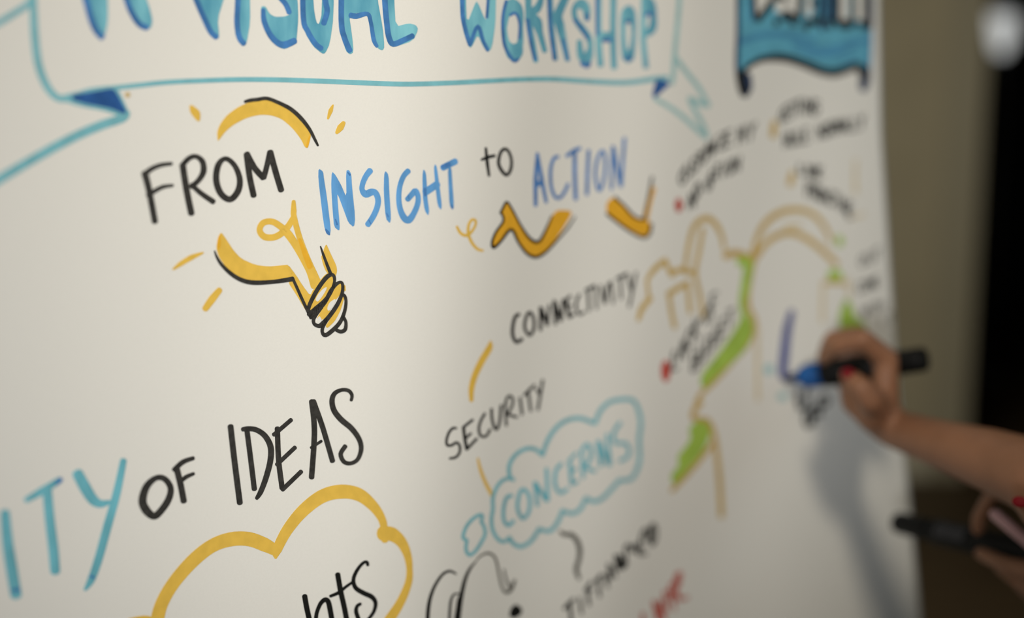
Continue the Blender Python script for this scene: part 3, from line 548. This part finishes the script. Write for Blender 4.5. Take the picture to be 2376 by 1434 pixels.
# ---- blue sign, top right
SG = Z(1680, 0, 6.234)
SGW = lambda *p: [(q[0], q[1]) + ((q[2]*1.45,) if len(q) > 2 else ()) for q in SG(*p)]      # pressed harder: wider pen
sign = drawing('sign_drawing', M_sign, [('p', SG((200, -300), (210, 300), (205, 900), (230, 1080), (330, 950), (450, 870), (700, 810), (950, 830), (1200, 905), (1400, 985), (1570, 1020), (1750, 960), (1900, 925), (2000, 980), (2090, 1080), (2130, 600), (2130, -300)), 0)], label='blue hanging banner sign')
pieces('shading_band', M_signd, [
    ('s', SG((250, 610), (500, 520), (750, 500), (1000, 530), (1300, 600)), 14), ('s', SG((1000, 640, 60), (1300, 740, 130), (1600, 740, 150), (1850, 640, 120), (2060, 590, 80)), 20), ('s', SG((2110, -300), (2110, 600), (2085, 1060)), 10), ('s', SG((1700, 880), (1950, 800)), 8), ('s', SG((380, -300), (385, 100), (400, 300)), 8)], parent=sign, layer=1)
pieces('sign_letter', M_white, [
    ('p', SG((445, -300), (440, 210), (480, 250), (560, 170), (740, -120), (740, -300)), 0), ('p', SG((760, -300), (740, 180), (860, 180), (900, 140), (1050, 210), (1095, -60), (1095, -300)), 0), ('p', SG((1180, 40), (1165, 180), (1240, 260), (1290, 120), (1270, -300), (1190, -300)), 0),
    ('p', SG((1690, -300), (1680, 290), (1800, 290), (1810, -300)), 0), ('p', SG((1910, -300), (1905, 290), (2020, 290), (2030, -300)), 0)], parent=sign, layer=2)
pieces('outline_stroke', M_black, [
    ('s', SGW((262, 1085, 60), (330, 980, 50), (450, 895, 56), (600, 845, 66), (780, 835, 80), (950, 855, 84), (1200, 940, 84), (1400, 1022, 84), (1600, 1055, 84), (1780, 1000, 80), (1920, 955, 80), (2000, 1030, 90), (2030, 1120, 80)), 18.0), ('s', SGW((235, 1060), (250, 1200), (290, 1340)), 21.0),
    ('s', SGW((485, 280), (580, 170), (720, -20), (800, -200)), 15.0), ('s', SGW((420, -200), (440, 120), (460, 270)), 10.5), ('b', (1680+760/6.234, 330/6.234, 8, 9)), ('s', SGW((840, 270, 60), (920, 200, 80), (1000, 290, 90)), 18.0), ('b', (1680+1000/6.234, 330/6.234, 8, 8)),
    ('s', SGW((1120, -300), (1110, 0), (1080, 260)), 13.5), ('b', (1680+1195/6.234, 370/6.234, 9, 12)), ('b', (1680+1290/6.234, 40/6.234, 7, 12)), ('s', SGW((1330, 320), (1380, 280)), 21.0), ('s', SGW((1200, 310), (1330, 310)), 13.5), ('s', SGW((1640, -300), (1640, 330)), 13.5), ('s', SGW((1530, 300), (1530, 400)), 13.5), ('s', SGW((1690, 350), (1830, 350)), 22.5), ('s', SGW((1860, -300), (1870, 330)), 12.0), ('s', SGW((2060, -300), (2065, 350)), 15.0), ('s', SGW((1990, 360), (2100, 360)), 19.5), ('s', SGW((750, -60), (870, -20), (890, 20)), 10.5)], parent=sign, layer=3)
pieces('border_stroke', M_signn, [('s', SGW((200, -300, 40), (205, 400, 44), (190, 800, 44), (200, 1050, 50), (250, 1250, 80)), 7), ('s', SGW((320, 1100, 100), (330, 1250, 110), (290, 1360, 90)), 16), ('s', SGW((2040, 1010, 110), (2035, 1150, 110), (2015, 1280, 80)), 16), ('s', SGW((1400, -300), (1390, 300), (1420, 420)), 12), ('s', SGW((1500, -300), (1500, 380)), 14), ('s', SGW((1580, -300), (1590, 300)), 9), ('s', SGW((2130, -300), (2130, 400)), 7)], parent=sign, layer=2)

# ---- blurred small writing at the right (single-stroke hand lettering)
FONT = {
 'A': ['0,0 .5,1 1,0', '.2,.35 .8,.35'], 'B': ['0,0 0,1', '0,1 .8,.95 .8,.6 0,.5', '0,.5 1,.4 .9,.05 0,0'], 'C': ['1,.85 .5,1 0,.6 .05,.25 .5,0 1,.15'], 'D': ['0,0 0,1', '0,1 .9,.8 .95,.25 0,0'],
 'E': ['0,0 0,1', '0,1 .9,1', '0,.5 .7,.5', '0,0 .9,0'], 'F': ['0,0 0,1', '0,1 .9,1', '0,.5 .7,.5'], 'G': ['1,.85 .5,1 0,.6 .05,.2 .5,0 1,.2 1,.45', '.6,.45 1,.45'], 'H': ['0,0 0,1', '1,0 1,1', '0,.5 1,.5'], 'I': ['.5,0 .5,1'],
 'K': ['0,0 0,1', '.9,1 0,.45 .95,0'], 'L': ['0,1 0,0 .9,0'], 'M': ['0,0 .1,1', '.1,1 .5,.3 .9,1', '.9,1 1,0'], 'N': ['0,0 0,1', '0,1 1,0', '1,0 1,1'], 'O': ['.5,1 0,.6 .1,.15 .5,0 .95,.3 .9,.8 .5,1'], 'P': ['0,0 0,1', '0,1 .9,.95 .9,.55 0,.5'],
 'R': ['0,0 0,1', '0,1 .9,.95 .85,.55 0,.5', '.3,.5 1,0'], 'S': ['1,.85 .5,1 .05,.8 .5,.5 .95,.25 .5,0 0,.15'], 'T': ['.5,0 .5,1', '0,1 1,1'], 'U': ['0,1 0,.25 .5,0 1,.25 1,1'], 'V': ['0,1 .5,0', '.5,0 1,1'], 'W': ['0,1 .25,0', '.25,0 .5,.7', '.5,.7 .75,0', '.75,0 1,1'], 'Y': ['0,1 .5,.5', '1,1 .5,.5 .35,0'], 'Z': ['0,1 1,1 0,0 1,0']}
def word(ink, text, path, h, wd, pen, slant=0.0):
    P = np.array(path, float); d = np.r_[0, np.cumsum(np.hypot(*np.diff(P, axis=0).T))]
    for i, ch in enumerate(text):
        t = d[-1]*(i/(max(len(text) - 1, 1))); x = np.interp(t, d, P[:, 0]); y = np.interp(t, d, P[:, 1])
        for st in FONT.get(ch, []):
            pts = []
            for xy in st.split():
                u, v = map(float, xy.split(',')); pts.append((x + (u - .5)*wd + (v - .5)*slant*h, y - (v - .5)*h - (u - .5)*wd*0.35))
            ink.stroke(pts, pen, straight=ch in 'AEFHIKLMNTVWZ')
def writing(text_rows, m, label):
    k = Ink(0)
    for r in text_rows: word(k, *r)
    return k.build('handwritten_note', m, sheet, label)
W1 = Z(1540, 240, 5.3125); W2 = Z(1770, 210, 4.483); W3 = Z(1960, 540, 5.97); G3 = Z(1460, 460, 2.869); G7 = Z(1440, 900, 2.685)
writing([('CUSTOMIZE', W1((235, 900), (340, 790), (500, 640), (640, 500), (800, 430)), 36, 14, 5, .12), ('MY', W1((960, 385), (1085, 345)), 38, 15, 5, .1), ('NO', W1((350, 1195), (415, 1070)), 34, 12, 6, .1), ('OPTION', W1((560, 985), (650, 850), (780, 800), (900, 750)), 33, 12, 5, .1)], M_black, 'blurred black two line note left of the yellow ticks')
writing([('GETTING', W2((210, 255), (280, 215), (360, 175), (450, 160), (550, 180)), 32, 12, 5.5, .1), ('RULE', W2((255, 515), (455, 465)), 30, 12, 5.5, 0), ('NORMALLY', W2((600, 430), (800, 370), (1030, 330)), 30, 11, 5, 0)], M_black, 'blurred black two line note under the banner sign')
writing([('LINK', W2((405, 815), (590, 855)), 25, 11, 6, 0), ('PROACTIVE', W2((480, 1025), (640, 1095), (780, 1150), (910, 1250)), 30, 10, 5.5, 0)], M_black, 'blurred black note sloping down over the yellow arc')
writing([('OUT', W3((250, 385), (345, 350), (450, 290)), 24, 12, 4, 0), ('COME', W3((210, 760), (450, 680)), 24, 10, 4, 0), ('WITH', W3((280, 1085), (500, 1010)), 22, 10, 3.5, 0), ('IT', W3((520, 1240), (640, 1180)), 20, 9, 3.5, 0)], M_black, 'blurred black note stacked at the right paper edge')
writing([('LACK', G3((310, 1075), (380, 960), (450, 870)), 46, 14, 6, .1), ('OF', G3((530, 770), (565, 690)), 40, 13, 5.5, .1), ('BUDGET', G3((440, 1090), (530, 980), (600, 890), (670, 800)), 40, 13, 5.5, .1)], M_black, 'blurred black two line note beside the green path')
writing([('UP', G7((1130, 70), (1270, 110)), 42, 20, 8, 0), ('OF', G7((1170, 185), (1220, 170)), 40, 16, 8, 0)], M_black, 'blurred black letters just below the writing hand')
drawing('bullet_mark', M_red, [('b', (1540+185/5.3125, 240+1255/5.3125, 9, 17))], label='red bullet mark, upper one')
drawing('bullet_mark', M_red, [('b', (1460+243/2.869, 460+1150/2.869, 11, 26))], label='red bullet mark, lower one')
drawing('tick_mark', M_tan, [('s', W2((120, 330, 60), (105, 470, 70)), 15)], label='short ochre mark, upper one')
drawing('tick_mark', M_tan, [('s', W2((305, 850, 50), (285, 970, 70)), 14)], label='short ochre mark, lower one')
pieces('faint_mark', M_tanf, [('s', W2((965, 720, 30), (960, 900, 40), (965, 1060, 50)), 9), ('s', W2((890, 1330), (1050, 1290)), 8)])

# ---- ochre figure and green path
drawing('figure_drawing', M_tan, [
    ('s', G3((60, 810, 26), (85, 735, 38), (140, 665, 38)), 13), ('l', G3((130, 660, 24), (118, 545, 24), (160, 480, 36), (238, 410, 40), (262, 470, 30), (288, 515, 36)), 12), ('s', G3((280, 500), (340, 475), (380, 490), (440, 500)), 13),
    ('s', G3((372, 480, 26), (385, 370, 28), (415, 230, 32), (455, 160, 38), (520, 132, 40), (580, 180, 38), (618, 260, 28), (632, 340, 22)), 12), ('s', G3((490, 200), (465, 350), (440, 500), (470, 650), (490, 790)), 10), ('s', G3((260, 640), (330, 595), (390, 565)), 13), ('s', G3((265, 640), (280, 750), (302, 860)), 10), ('s', G3((385, 560), (395, 650), (405, 760)), 10)], label='ochre angular figure drawing')
drawing('arc_drawing', M_tan, [
    ('s', G3((640, 385, 50), (700, 365, 50), (780, 385, 46), (830, 415, 30)), 16), ('s', G3((820, 430, 34), (840, 300, 34), (890, 190, 40), (960, 120, 44), (1050, 82, 42), (1150, 80, 40), (1240, 120, 36), (1305, 200, 30), (1345, 290, 24)), 13), ('s', G3((830, 410, 40), (900, 310, 40), (980, 250, 42), (1080, 228, 44), (1180, 268, 42), (1290, 350, 40), (1380, 440, 36)), 14),
    ('s', G3((830, 420), (805, 540), (790, 660), (800, 740), (832, 800), (830, 870), (785, 975), (690, 1080), (565, 1220), (475, 1310), (435, 1410)), 11), ('s', G7((500, 90), (455, 150), (462, 195), (540, 205), (580, 290), (600, 420), (618, 600), (628, 800)), 13), ('s', G7((570, 350), (450, 500), (320, 640)), 11), ('s', G3((1310, 560), (1430, 560)), 10)], label='ochre double arc and winding path outline')
pieces('faint_line', M_tanf, [('s', G3((850, 860), (855, 1340)), 11), ('s', G3((1290, 560), (1285, 820)), 10), ('s', G3((1452, 540), (1465, 650)), 10), ('s', G3((1040, 185), (1140, 180)), 10)])
pieces('path_patch', M_green, [
    ('s', G3((735, 425, 60), (790, 425, 60), (780, 540, 60), (762, 640, 54), (752, 700, 44), (760, 770, 44)), 17), ('s', G3((775, 790, 60), (765, 880, 120), (700, 990, 130), (610, 1090, 100), (520, 1190, 80), (500, 1240, 50)), 35),
    ('p', G7((470, 205), (540, 212), (565, 280), (520, 390), (420, 510), (340, 600), (318, 590), (313, 540), (365, 480), (350, 430), (400, 370), (440, 310), (420, 260)), 1),
    ('p', G3((1325, 475), (1400, 470), (1432, 540), (1320, 545)), 1), ('p', G3((1440, 660), (1480, 700), (1495, 780), (1580, 840), (1560, 880), (1400, 880), (1395, 780)), 1), ('b', (1460+1400/2.869, 460+285/2.869, 9, 14))], layer=1)
drawing('blue_stroke', M_peri, [('s', G3((1082, 755, 40), (1052, 880, 58), (1034, 1040, 62), (1024, 1150, 60), (1030, 1195, 50)), 20)], label='fresh blue stroke at the marker tip', layer=1)
pieces('faint_mark', M_pale, [('b', (1460+930/2.869, 460+1140/2.869, 12, 12)), ('b', (1460+1020/2.869, 460+1320/2.869, 12, 10))])

# ------------------------------------------------------------------ solids of revolution along an axis
def lathe(bm, p0, p1, prof, seg=24):
    """prof: list of (t along p0->p1 in metres, radius)"""
    ax = (p1 - p0).normalized(); u = ax.orthogonal().normalized(); v = ax.cross(u); rings = []
    for t, r in prof:
        c = p0 + ax*t; rings.append([bm.verts.new(c + (u*math.cos(a) + v*math.sin(a))*max(r, 1e-5)) for a in [2*math.pi*i/seg for i in range(seg)]])
    for A, B in zip(rings, rings[1:]):
        for i in range(seg): bm.faces.new((A[i], A[(i+1) % seg], B[(i+1) % seg], B[i]))
    bm.faces.new(rings[0][::-1]); bm.faces.new(rings[-1])
def lathe_obj(name, p0, p1, prof, m, parent, seg=24):
    bm = bmesh.new(); lathe(bm, p0, p1, prof, seg); bmesh.ops.recalc_face_normals(bm, faces=bm.faces[:])
    o = from_bm(name, bm, m, parent, smooth=False)
    for p in o.data.polygons: p.use_smooth = len(p.vertices) == 4
    return o
def print_patch(name, p0, p1, t0, t1, r, a0, a1, m, parent):
    """thin printed band round part of a barrel"""
    ax = (p1 - p0).normalized(); u = ax.orthogonal().normalized(); v = ax.cross(u); bm = bmesh.new(); n = 10; rows = []
    view = (Vector((0, 0, CAM_Z)) - (p0 + p1)*.5); ang0 = math.atan2(view.dot(v), view.dot(u))
    for t in np.linspace(t0, t1, 4):
        rows.append([bm.verts.new(p0 + ax*t + (u*math.cos(ang0 + a) + v*math.sin(ang0 + a))*r) for a in np.linspace(a0, a1, n)])
    for A, B in zip(rows, rows[1:]):
        for i in range(n - 1): bm.faces.new((A[i], A[i+1], B[i+1], B[i]))
    return from_bm(name, bm, m, parent)

# ---- writing marker (tip on the sheet)
tipY = float(sheet_Y(*ray(1822, 880)))
T0 = at(1820, 880, tipY - 0.003); T1 = at(2147, 833, 1.155); LEN = (T1 - T0).length; SC = LEN/327.0   # metres per pixel along the barrel
mk = empty('marker', T0); tag(mk, 'black marker with blue collar in the writing hand, tip on the paper', 'marker')
lathe_obj('nib', T0, T1, [(0, .0016), (.002, .0032), (34*SC, .0042), (46*SC, .0046)], M_nib, mk)
lathe_obj('collar', T0, T1, [(36*SC, .0060), (40*SC, .0078), (58*SC, .0108), (96*SC, .0112)], M_mblue, mk)
lathe_obj('barrel', T0, T1, [(96*SC, .0112), (100*SC, .0120), (126*SC, .0120), (130*SC, .0112), (250*SC, .0107), (300*SC, .0104), (322*SC, .0102), (327*SC, .0090)], M_mblk, mk)
print_patch('barrel_print', T0, T1, 195*SC, 262*SC, .0113, -0.1, 0.75, M_mlab, mk)

# ---- second marker (held in the left hand)
S0 = at(2082, 1212, 1.20); S1 = at(2420, 1292, 1.06); L2 = (S1 - S0).length; DIRS = (S1 - S0).normalized()
mk2 = empty('marker', S0); tag(mk2, 'capped black marker held away from the paper beside the pale pink pen', 'marker')
lathe_obj('cap', S0, S1, [(0, .0080), (.003, .0093), (.035, .0095), (.046, .0098)], M_mblk, mk2)
lathe_obj('barrel', S0, S1, [(.046, .0108), (.050, .0112), (L2 - .004, .0115), (L2, .0095)], M_mblk, mk2)
print_patch('barrel_print', S0, S1, .055, .088, .0119, -0.9, 0.3, M_mlab, mk2)
# ---- pink pen
K0 = at(2300, 1186, 1.035); K1 = at(2440, 1304, 1.0)
pk = empty('pen', K0); tag(pk, 'pale pink pen held across the capped black marker', 'pen')
LK = (K1 - K0).length
lathe_obj('barrel', K0, K1, [(0, .0022), (.0015, .0036), (.004, .0044), (LK - .012, .0046), (LK - .011, .0040)], M_pink, pk)
lathe_obj('tip', K0, K1, [(LK - .011, .0040), (LK - .002, .0015), (LK, .0007)], M_mblk, pk)

# ------------------------------------------------------------------ the person (body grown from tapered limbs, fused into one skin)
def ball(bm, c, r, sc=(1, 1, 1), rot=None):
    g = bmesh.ops.create_icosphere(bm, subdivisions=3, radius=1.0)
    for v in g['verts']:
        p = Vector((v.co.x*r*sc[0], v.co.y*r*sc[1], v.co.z*r*sc[2]))
        if rot: p = rot @ p
        v.co = Vector(c) + p
def limb(bm, pts):
    """pts: [(Vector, radius)...]; balls at the joints, cones between"""
    for c, r in pts: ball(bm, c, r)
    for (a, ra), (b, rb) in zip(pts, pts[1:]):
        d = b - a
        if d.length < 1e-5: continue
        lathe(bm, a, b, [(0, ra), (d.length*.5, (ra + rb)*.5), (d.length, rb)], 20)
def fuse(name, bm, voxel, m, parent, smooth=6):
    bmesh.ops.recalc_face_normals(bm, faces=bm.faces[:])
    me = bpy.data.meshes.new(name + '_raw'); bm.to_mesh(me); bm.free()
    o = bpy.data.objects.new(name, me); COL.objects.link(o)
    r = o.modifiers.new('r', 'REMESH'); r.mode = 'VOXEL'; r.voxel_size = voxel; r.adaptivity = 0.0
    s = o.modifiers.new('s', 'SMOOTH'); s.iterations = smooth; s.factor = 0.5
    dg = bpy.context.evaluated_depsgraph_get(); dg.update()
    me2 = bpy.data.meshes.new_from_object(o.evaluated_get(dg))
    bpy.data.objects.remove(o); bpy.data.meshes.remove(me)
    me2.name = name; me2.materials.clear()
    return link_mesh(name, me2, m, parent, smooth=True)
def J(px, py, Y, rpx): return (at(px, py, Y), rpx*Y/F)      # a joint seen at a pixel of the photograph, its own distance, its radius

FWD = Vector((-.7071, .7071, 0)); RGT = Vector((.7071, .7071, 0)); UP = Vector((0, 0, 1))
BC = Vector((0.487, 0.775, 0))                                  # where the person stands
person = empty('person', BC)
tag(person, 'person in a charcoal shirt with red painted nails writing on the paper', 'person')
def B(r, f, z): return BC + RGT*r + FWD*f + UP*z
hip, chest = 0.90, 1.20
bm = bmesh.new()
# right arm and writing hand
shR, elR = B(.185, 0, 1.270), B(.13, .085, 1.045) 
elR = Vector((0.50, 0.87, 1.03))
wrR = J(2066, 992, 1.145, 45)
limb(bm, [(shR, .050), ((shR + elR)*.5, .043), (elR, .038), J(2420, 1112, 0.98, 94), J(2300, 1068, 1.03, 77), J(2180, 1030, 1.085, 59), wrR])
limb(bm, [wrR, J(2026, 958, 1.15, 46), J(2004, 926, 1.165, 40)])
for mcp in (J(2060, 832, 1.135, 27), J(2058, 836, 1.172, 28), J(2050, 855, 1.205, 26), J(2040, 882, 1.225, 24)):
    limb(bm, [(wrR[0] + (mcp[0] - wrR[0])*.12 - RGT*.008, .0125), (wrR[0].lerp(mcp[0], .6) - RGT*.006, .0115), mcp])
limb(bm, [J(2060, 832, 1.135, 26), J(2003, 786, 1.128, 25), J(1945, 798, 1.143, 23), J(1914, 826, 1.165, 20)])          # index finger
limb(bm, [J(2058, 836, 1.172, 26), J(1992, 779, 1.170, 25), J(1932, 788, 1.178, 23), J(1912, 830, 1.188, 20)])          # middle finger
limb(bm, [J(2050, 855, 1.205, 25), J(1984, 806, 1.208, 24), J(1940, 838, 1.210, 22), J(1958, 886, 1.205, 19)])          # ring finger
limb(bm, [J(2040, 882, 1.225, 22), J(1986, 850, 1.232, 21), J(1956, 886, 1.228, 19), J(1980, 925, 1.215, 17)])          # little finger
limb(bm, [J(2040, 962, 1.135, 40), J(2020, 926, 1.110, 33), J(2000, 898, 1.108, 27), J(1966, 872, 1.122, 21)])          # thumb
limb(bm, [J(2026, 962, 1.13, 40), J(1986, 928, 1.15, 38), J(1972, 905, 1.165, 26)])                                    # ball of the thumb, heel
# left arm and hand
shL, elL = B(-.185, 0, 1.270), Vector((0.47, 0.68, 1.00))
wrL = J(2600, 1370, 0.96, 52)
limb(bm, [(shL, .050), ((shL + elL)*.5, .043), (elL, .038), (elL.lerp(wrL[0], .4), .036), wrL])
kn = [J(2470, 1200, 1.00, 30), J(2472, 1262, 1.03, 30), J(2468, 1318, 1.05, 28), J(2462, 1368, 1.06, 26)]
for k in kn: limb(bm, [(wrL[0].lerp(k[0], .1), .0135), (wrL[0].lerp(k[0], .6), .013), k])
limb(bm, [kn[0], J(2395, 1150, 1.045, 27), J(2308, 1140, 1.085, 22), J(2272, 1200, 1.10, 19), J(2270, 1230, 1.10, 17)])  # index finger over the marker
limb(bm, [kn[1], J(2400, 1330, 1.04, 27), J(2330, 1310, 1.065, 23), J(2275, 1284, 1.09, 17)])                           # middle finger under it
limb(bm, [kn[2], J(2420, 1372, 1.05, 26), J(2368, 1350, 1.07, 22), J(2322, 1318, 1.085, 17)])
limb(bm, [kn[3], J(2430, 1400, 1.06, 23), J(2392, 1382, 1.075, 19), J(2360, 1356, 1.085, 15)])
limb(bm, [J(2560, 1300, .94, 46), J(2480, 1222, .915, 34), J(2424, 1186, .91, 28), J(2376, 1172, .915, 22)])           # thumb
# trunk, neck, head, legs
torso = [(B(0, 0, 0.86), .120, (1.30, .85, .8)), (B(0, .0, 0.98), .112, (1.20, .85, 1)), (B(0, .01, 1.09), .118, (1.22, .85, 1)), (B(0, .0, 1.20), .110, (1.35, .85, .9))]
ROT = Matrix((RGT, FWD, UP)).transposed()
def mix(a, b, t): return a[0].lerp(b[0], t), a[1] + (b[1] - a[1])*t, tuple(x + (y - x)*t for x, y in zip(a[2], b[2]))
torso = [mix(a, b, t) for a, b in zip(torso, torso[1:]) for t in (0, .2, .4, .6, .8)] + [torso[-1]]
for c, r, s in torso: ball(bm, c, r, s, ROT)
limb(bm, [(shR, .050), (B(.06, 0, 1.315), .05), (B(-.06, 0, 1.315), .05), (shL, .050)])
limb(bm, [(B(0, -.005, 1.285), .058), (B(0, .005, 1.375), .050), (B(0, .02, 1.445), .052)])
HC = B(0, .035, 1.500)
ball(bm, HC, .100, (.76, .92, 1.10), ROT); ball(bm, HC + FWD*.025 - UP*.055, .062, (.86, .9, .85), ROT)
limb(bm, [(HC + FWD*.086 + UP*.01, .008), (HC + FWD*.104 - UP*.022, .012)])
for s in (-1, 1):
    ball(bm, HC + RGT*s*.077 - FWD*.005 - UP*.005, .028, (.35, .7, 1.1), ROT)
    limb(bm, [(B(s*.085, 0, .86), .085), (B(s*.09, .01, .47), .052), (B(s*.092, -.01, .30), .052), (B(s*.092, -.015, .09), .034), (B(s*.092, .0, .045), .036), (B(s*.10, .13, .03), .026)])
fuse('body', bm, 0.0032, M_skin, person, 5)
# clothes
bm = bmesh.new()
for c, r, s in torso: ball(bm, c, r + .014, s, ROT)
limb(bm, [(shR, .062), (B(.06, 0, 1.30), .058), (B(-.06, 0, 1.30), .058), (shL, .062)])
for sh, el in ((shR, elR), (shL, elL)): limb(bm, [(sh, .062), (sh.lerp(el, .55), .058)])
fuse('shirt', bm, 0.008, M_shirt, person, 6)
bm = bmesh.new()
ball(bm, B(0, 0, .87), .140, (1.24, .85, .75), ROT)
for s in (-1, 1): limb(bm, [(B(s*.085, 0, .84), .100), (B(s*.09, .01, .47), .070), (B(s*.092, -.01, .10), .056)])
fuse('trousers', bm, 0.009, M_trous, person, 6)
for s in (-1, 1):
    bm = bmesh.new(); limb(bm, [(B(s*.092, -.03, .046), .046), (B(s*.096, .06, .042), .042), (B(s*.10, .15, .034), .034)])
    fuse('shoe', bm, 0.007, M_mblk, person, 4)
bm = bmesh.new()
ball(bm, HC - FWD*.014 + UP*.022, .106, (.82, .92, 1.0), ROT); ball(bm, HC - FWD*.085 - UP*.03, .055, (1, .9, 1.1), ROT); limb(bm, [(HC - FWD*.09 - UP*.06, .04), (HC - FWD*.10 - UP*.18, .022)])
fuse('hair', bm, 0.006, M_hair, person, 3)
def little(name, c, r, sc, m, rot=ROT):
    bm = bmesh.new(); ball(bm, c, r, sc, rot); return from_bm(name, bm, m, person, smooth=True)
for s in (-1, 1):
    little('eye', HC + RGT*s*.030 + FWD*.0745 + UP*.006, .012, (1, .8, .62), M_eye); little('iris', HC + RGT*s*.030 + FWD*.0822 + UP*.006, .0052, (1, .5, 1), M_hair)
little('mouth', HC + FWD*.082 - UP*.058, .02, (1, .35, .3), M_lip)
# nails: small curved plates on the finger ends that face the viewer
def nail(px, py, Y, wpx, hpx, dir_px, toward=1.0):
    c = at(px, py, Y); n = (Vector((0, 0, CAM_Z)) - c).normalized(); d = (at(px + dir_px[0], py + dir_px[1], Y) - c).normalized()
    d = (d - n*d.dot(n)).normalized(); sd = n.cross(d); R3 = Matrix((d, sd, n)).transposed()
    return little('fingernail', c, 1.0, (hpx*Y/F, wpx*Y/F, .0016), M_nail, R3)
nail(1970, 869, 1.1135, 15, 19, (-10, -7)); nail(2367, 1165, .9085, 14, 19, (-10, -2))

# ------------------------------------------------------------------ lamp in the dark room
LB0 = at(2323, 125, 6.6); LT0 = at(2321, 33, 6.6)
lp = empty('floor_lamp', (LB0.x, 6.6, 0.004)); tag(lp, 'slim floor lamp with a glowing white shade in the dark doorway', 'lamp')
f0 = Vector((LB0.x, 6.6, 0.004)); f1 = Vector((LB0.x, 6.6, 2.0)); zb, zt = LB0.z - .004, LT0.z - .004
lathe_obj('base', f0, f1, [(0, .13), (.015, .13), (.03, .02)], M_pole, lp)
lathe_obj('pole', f0, f1, [(.03, .012), (zb, .012)], M_pole, lp)
lathe_obj('shade', f0, f1, [(zb, .022), (zb + .05, .040), (zb + .11, .052), (zt, .056)], M_shade, lp)
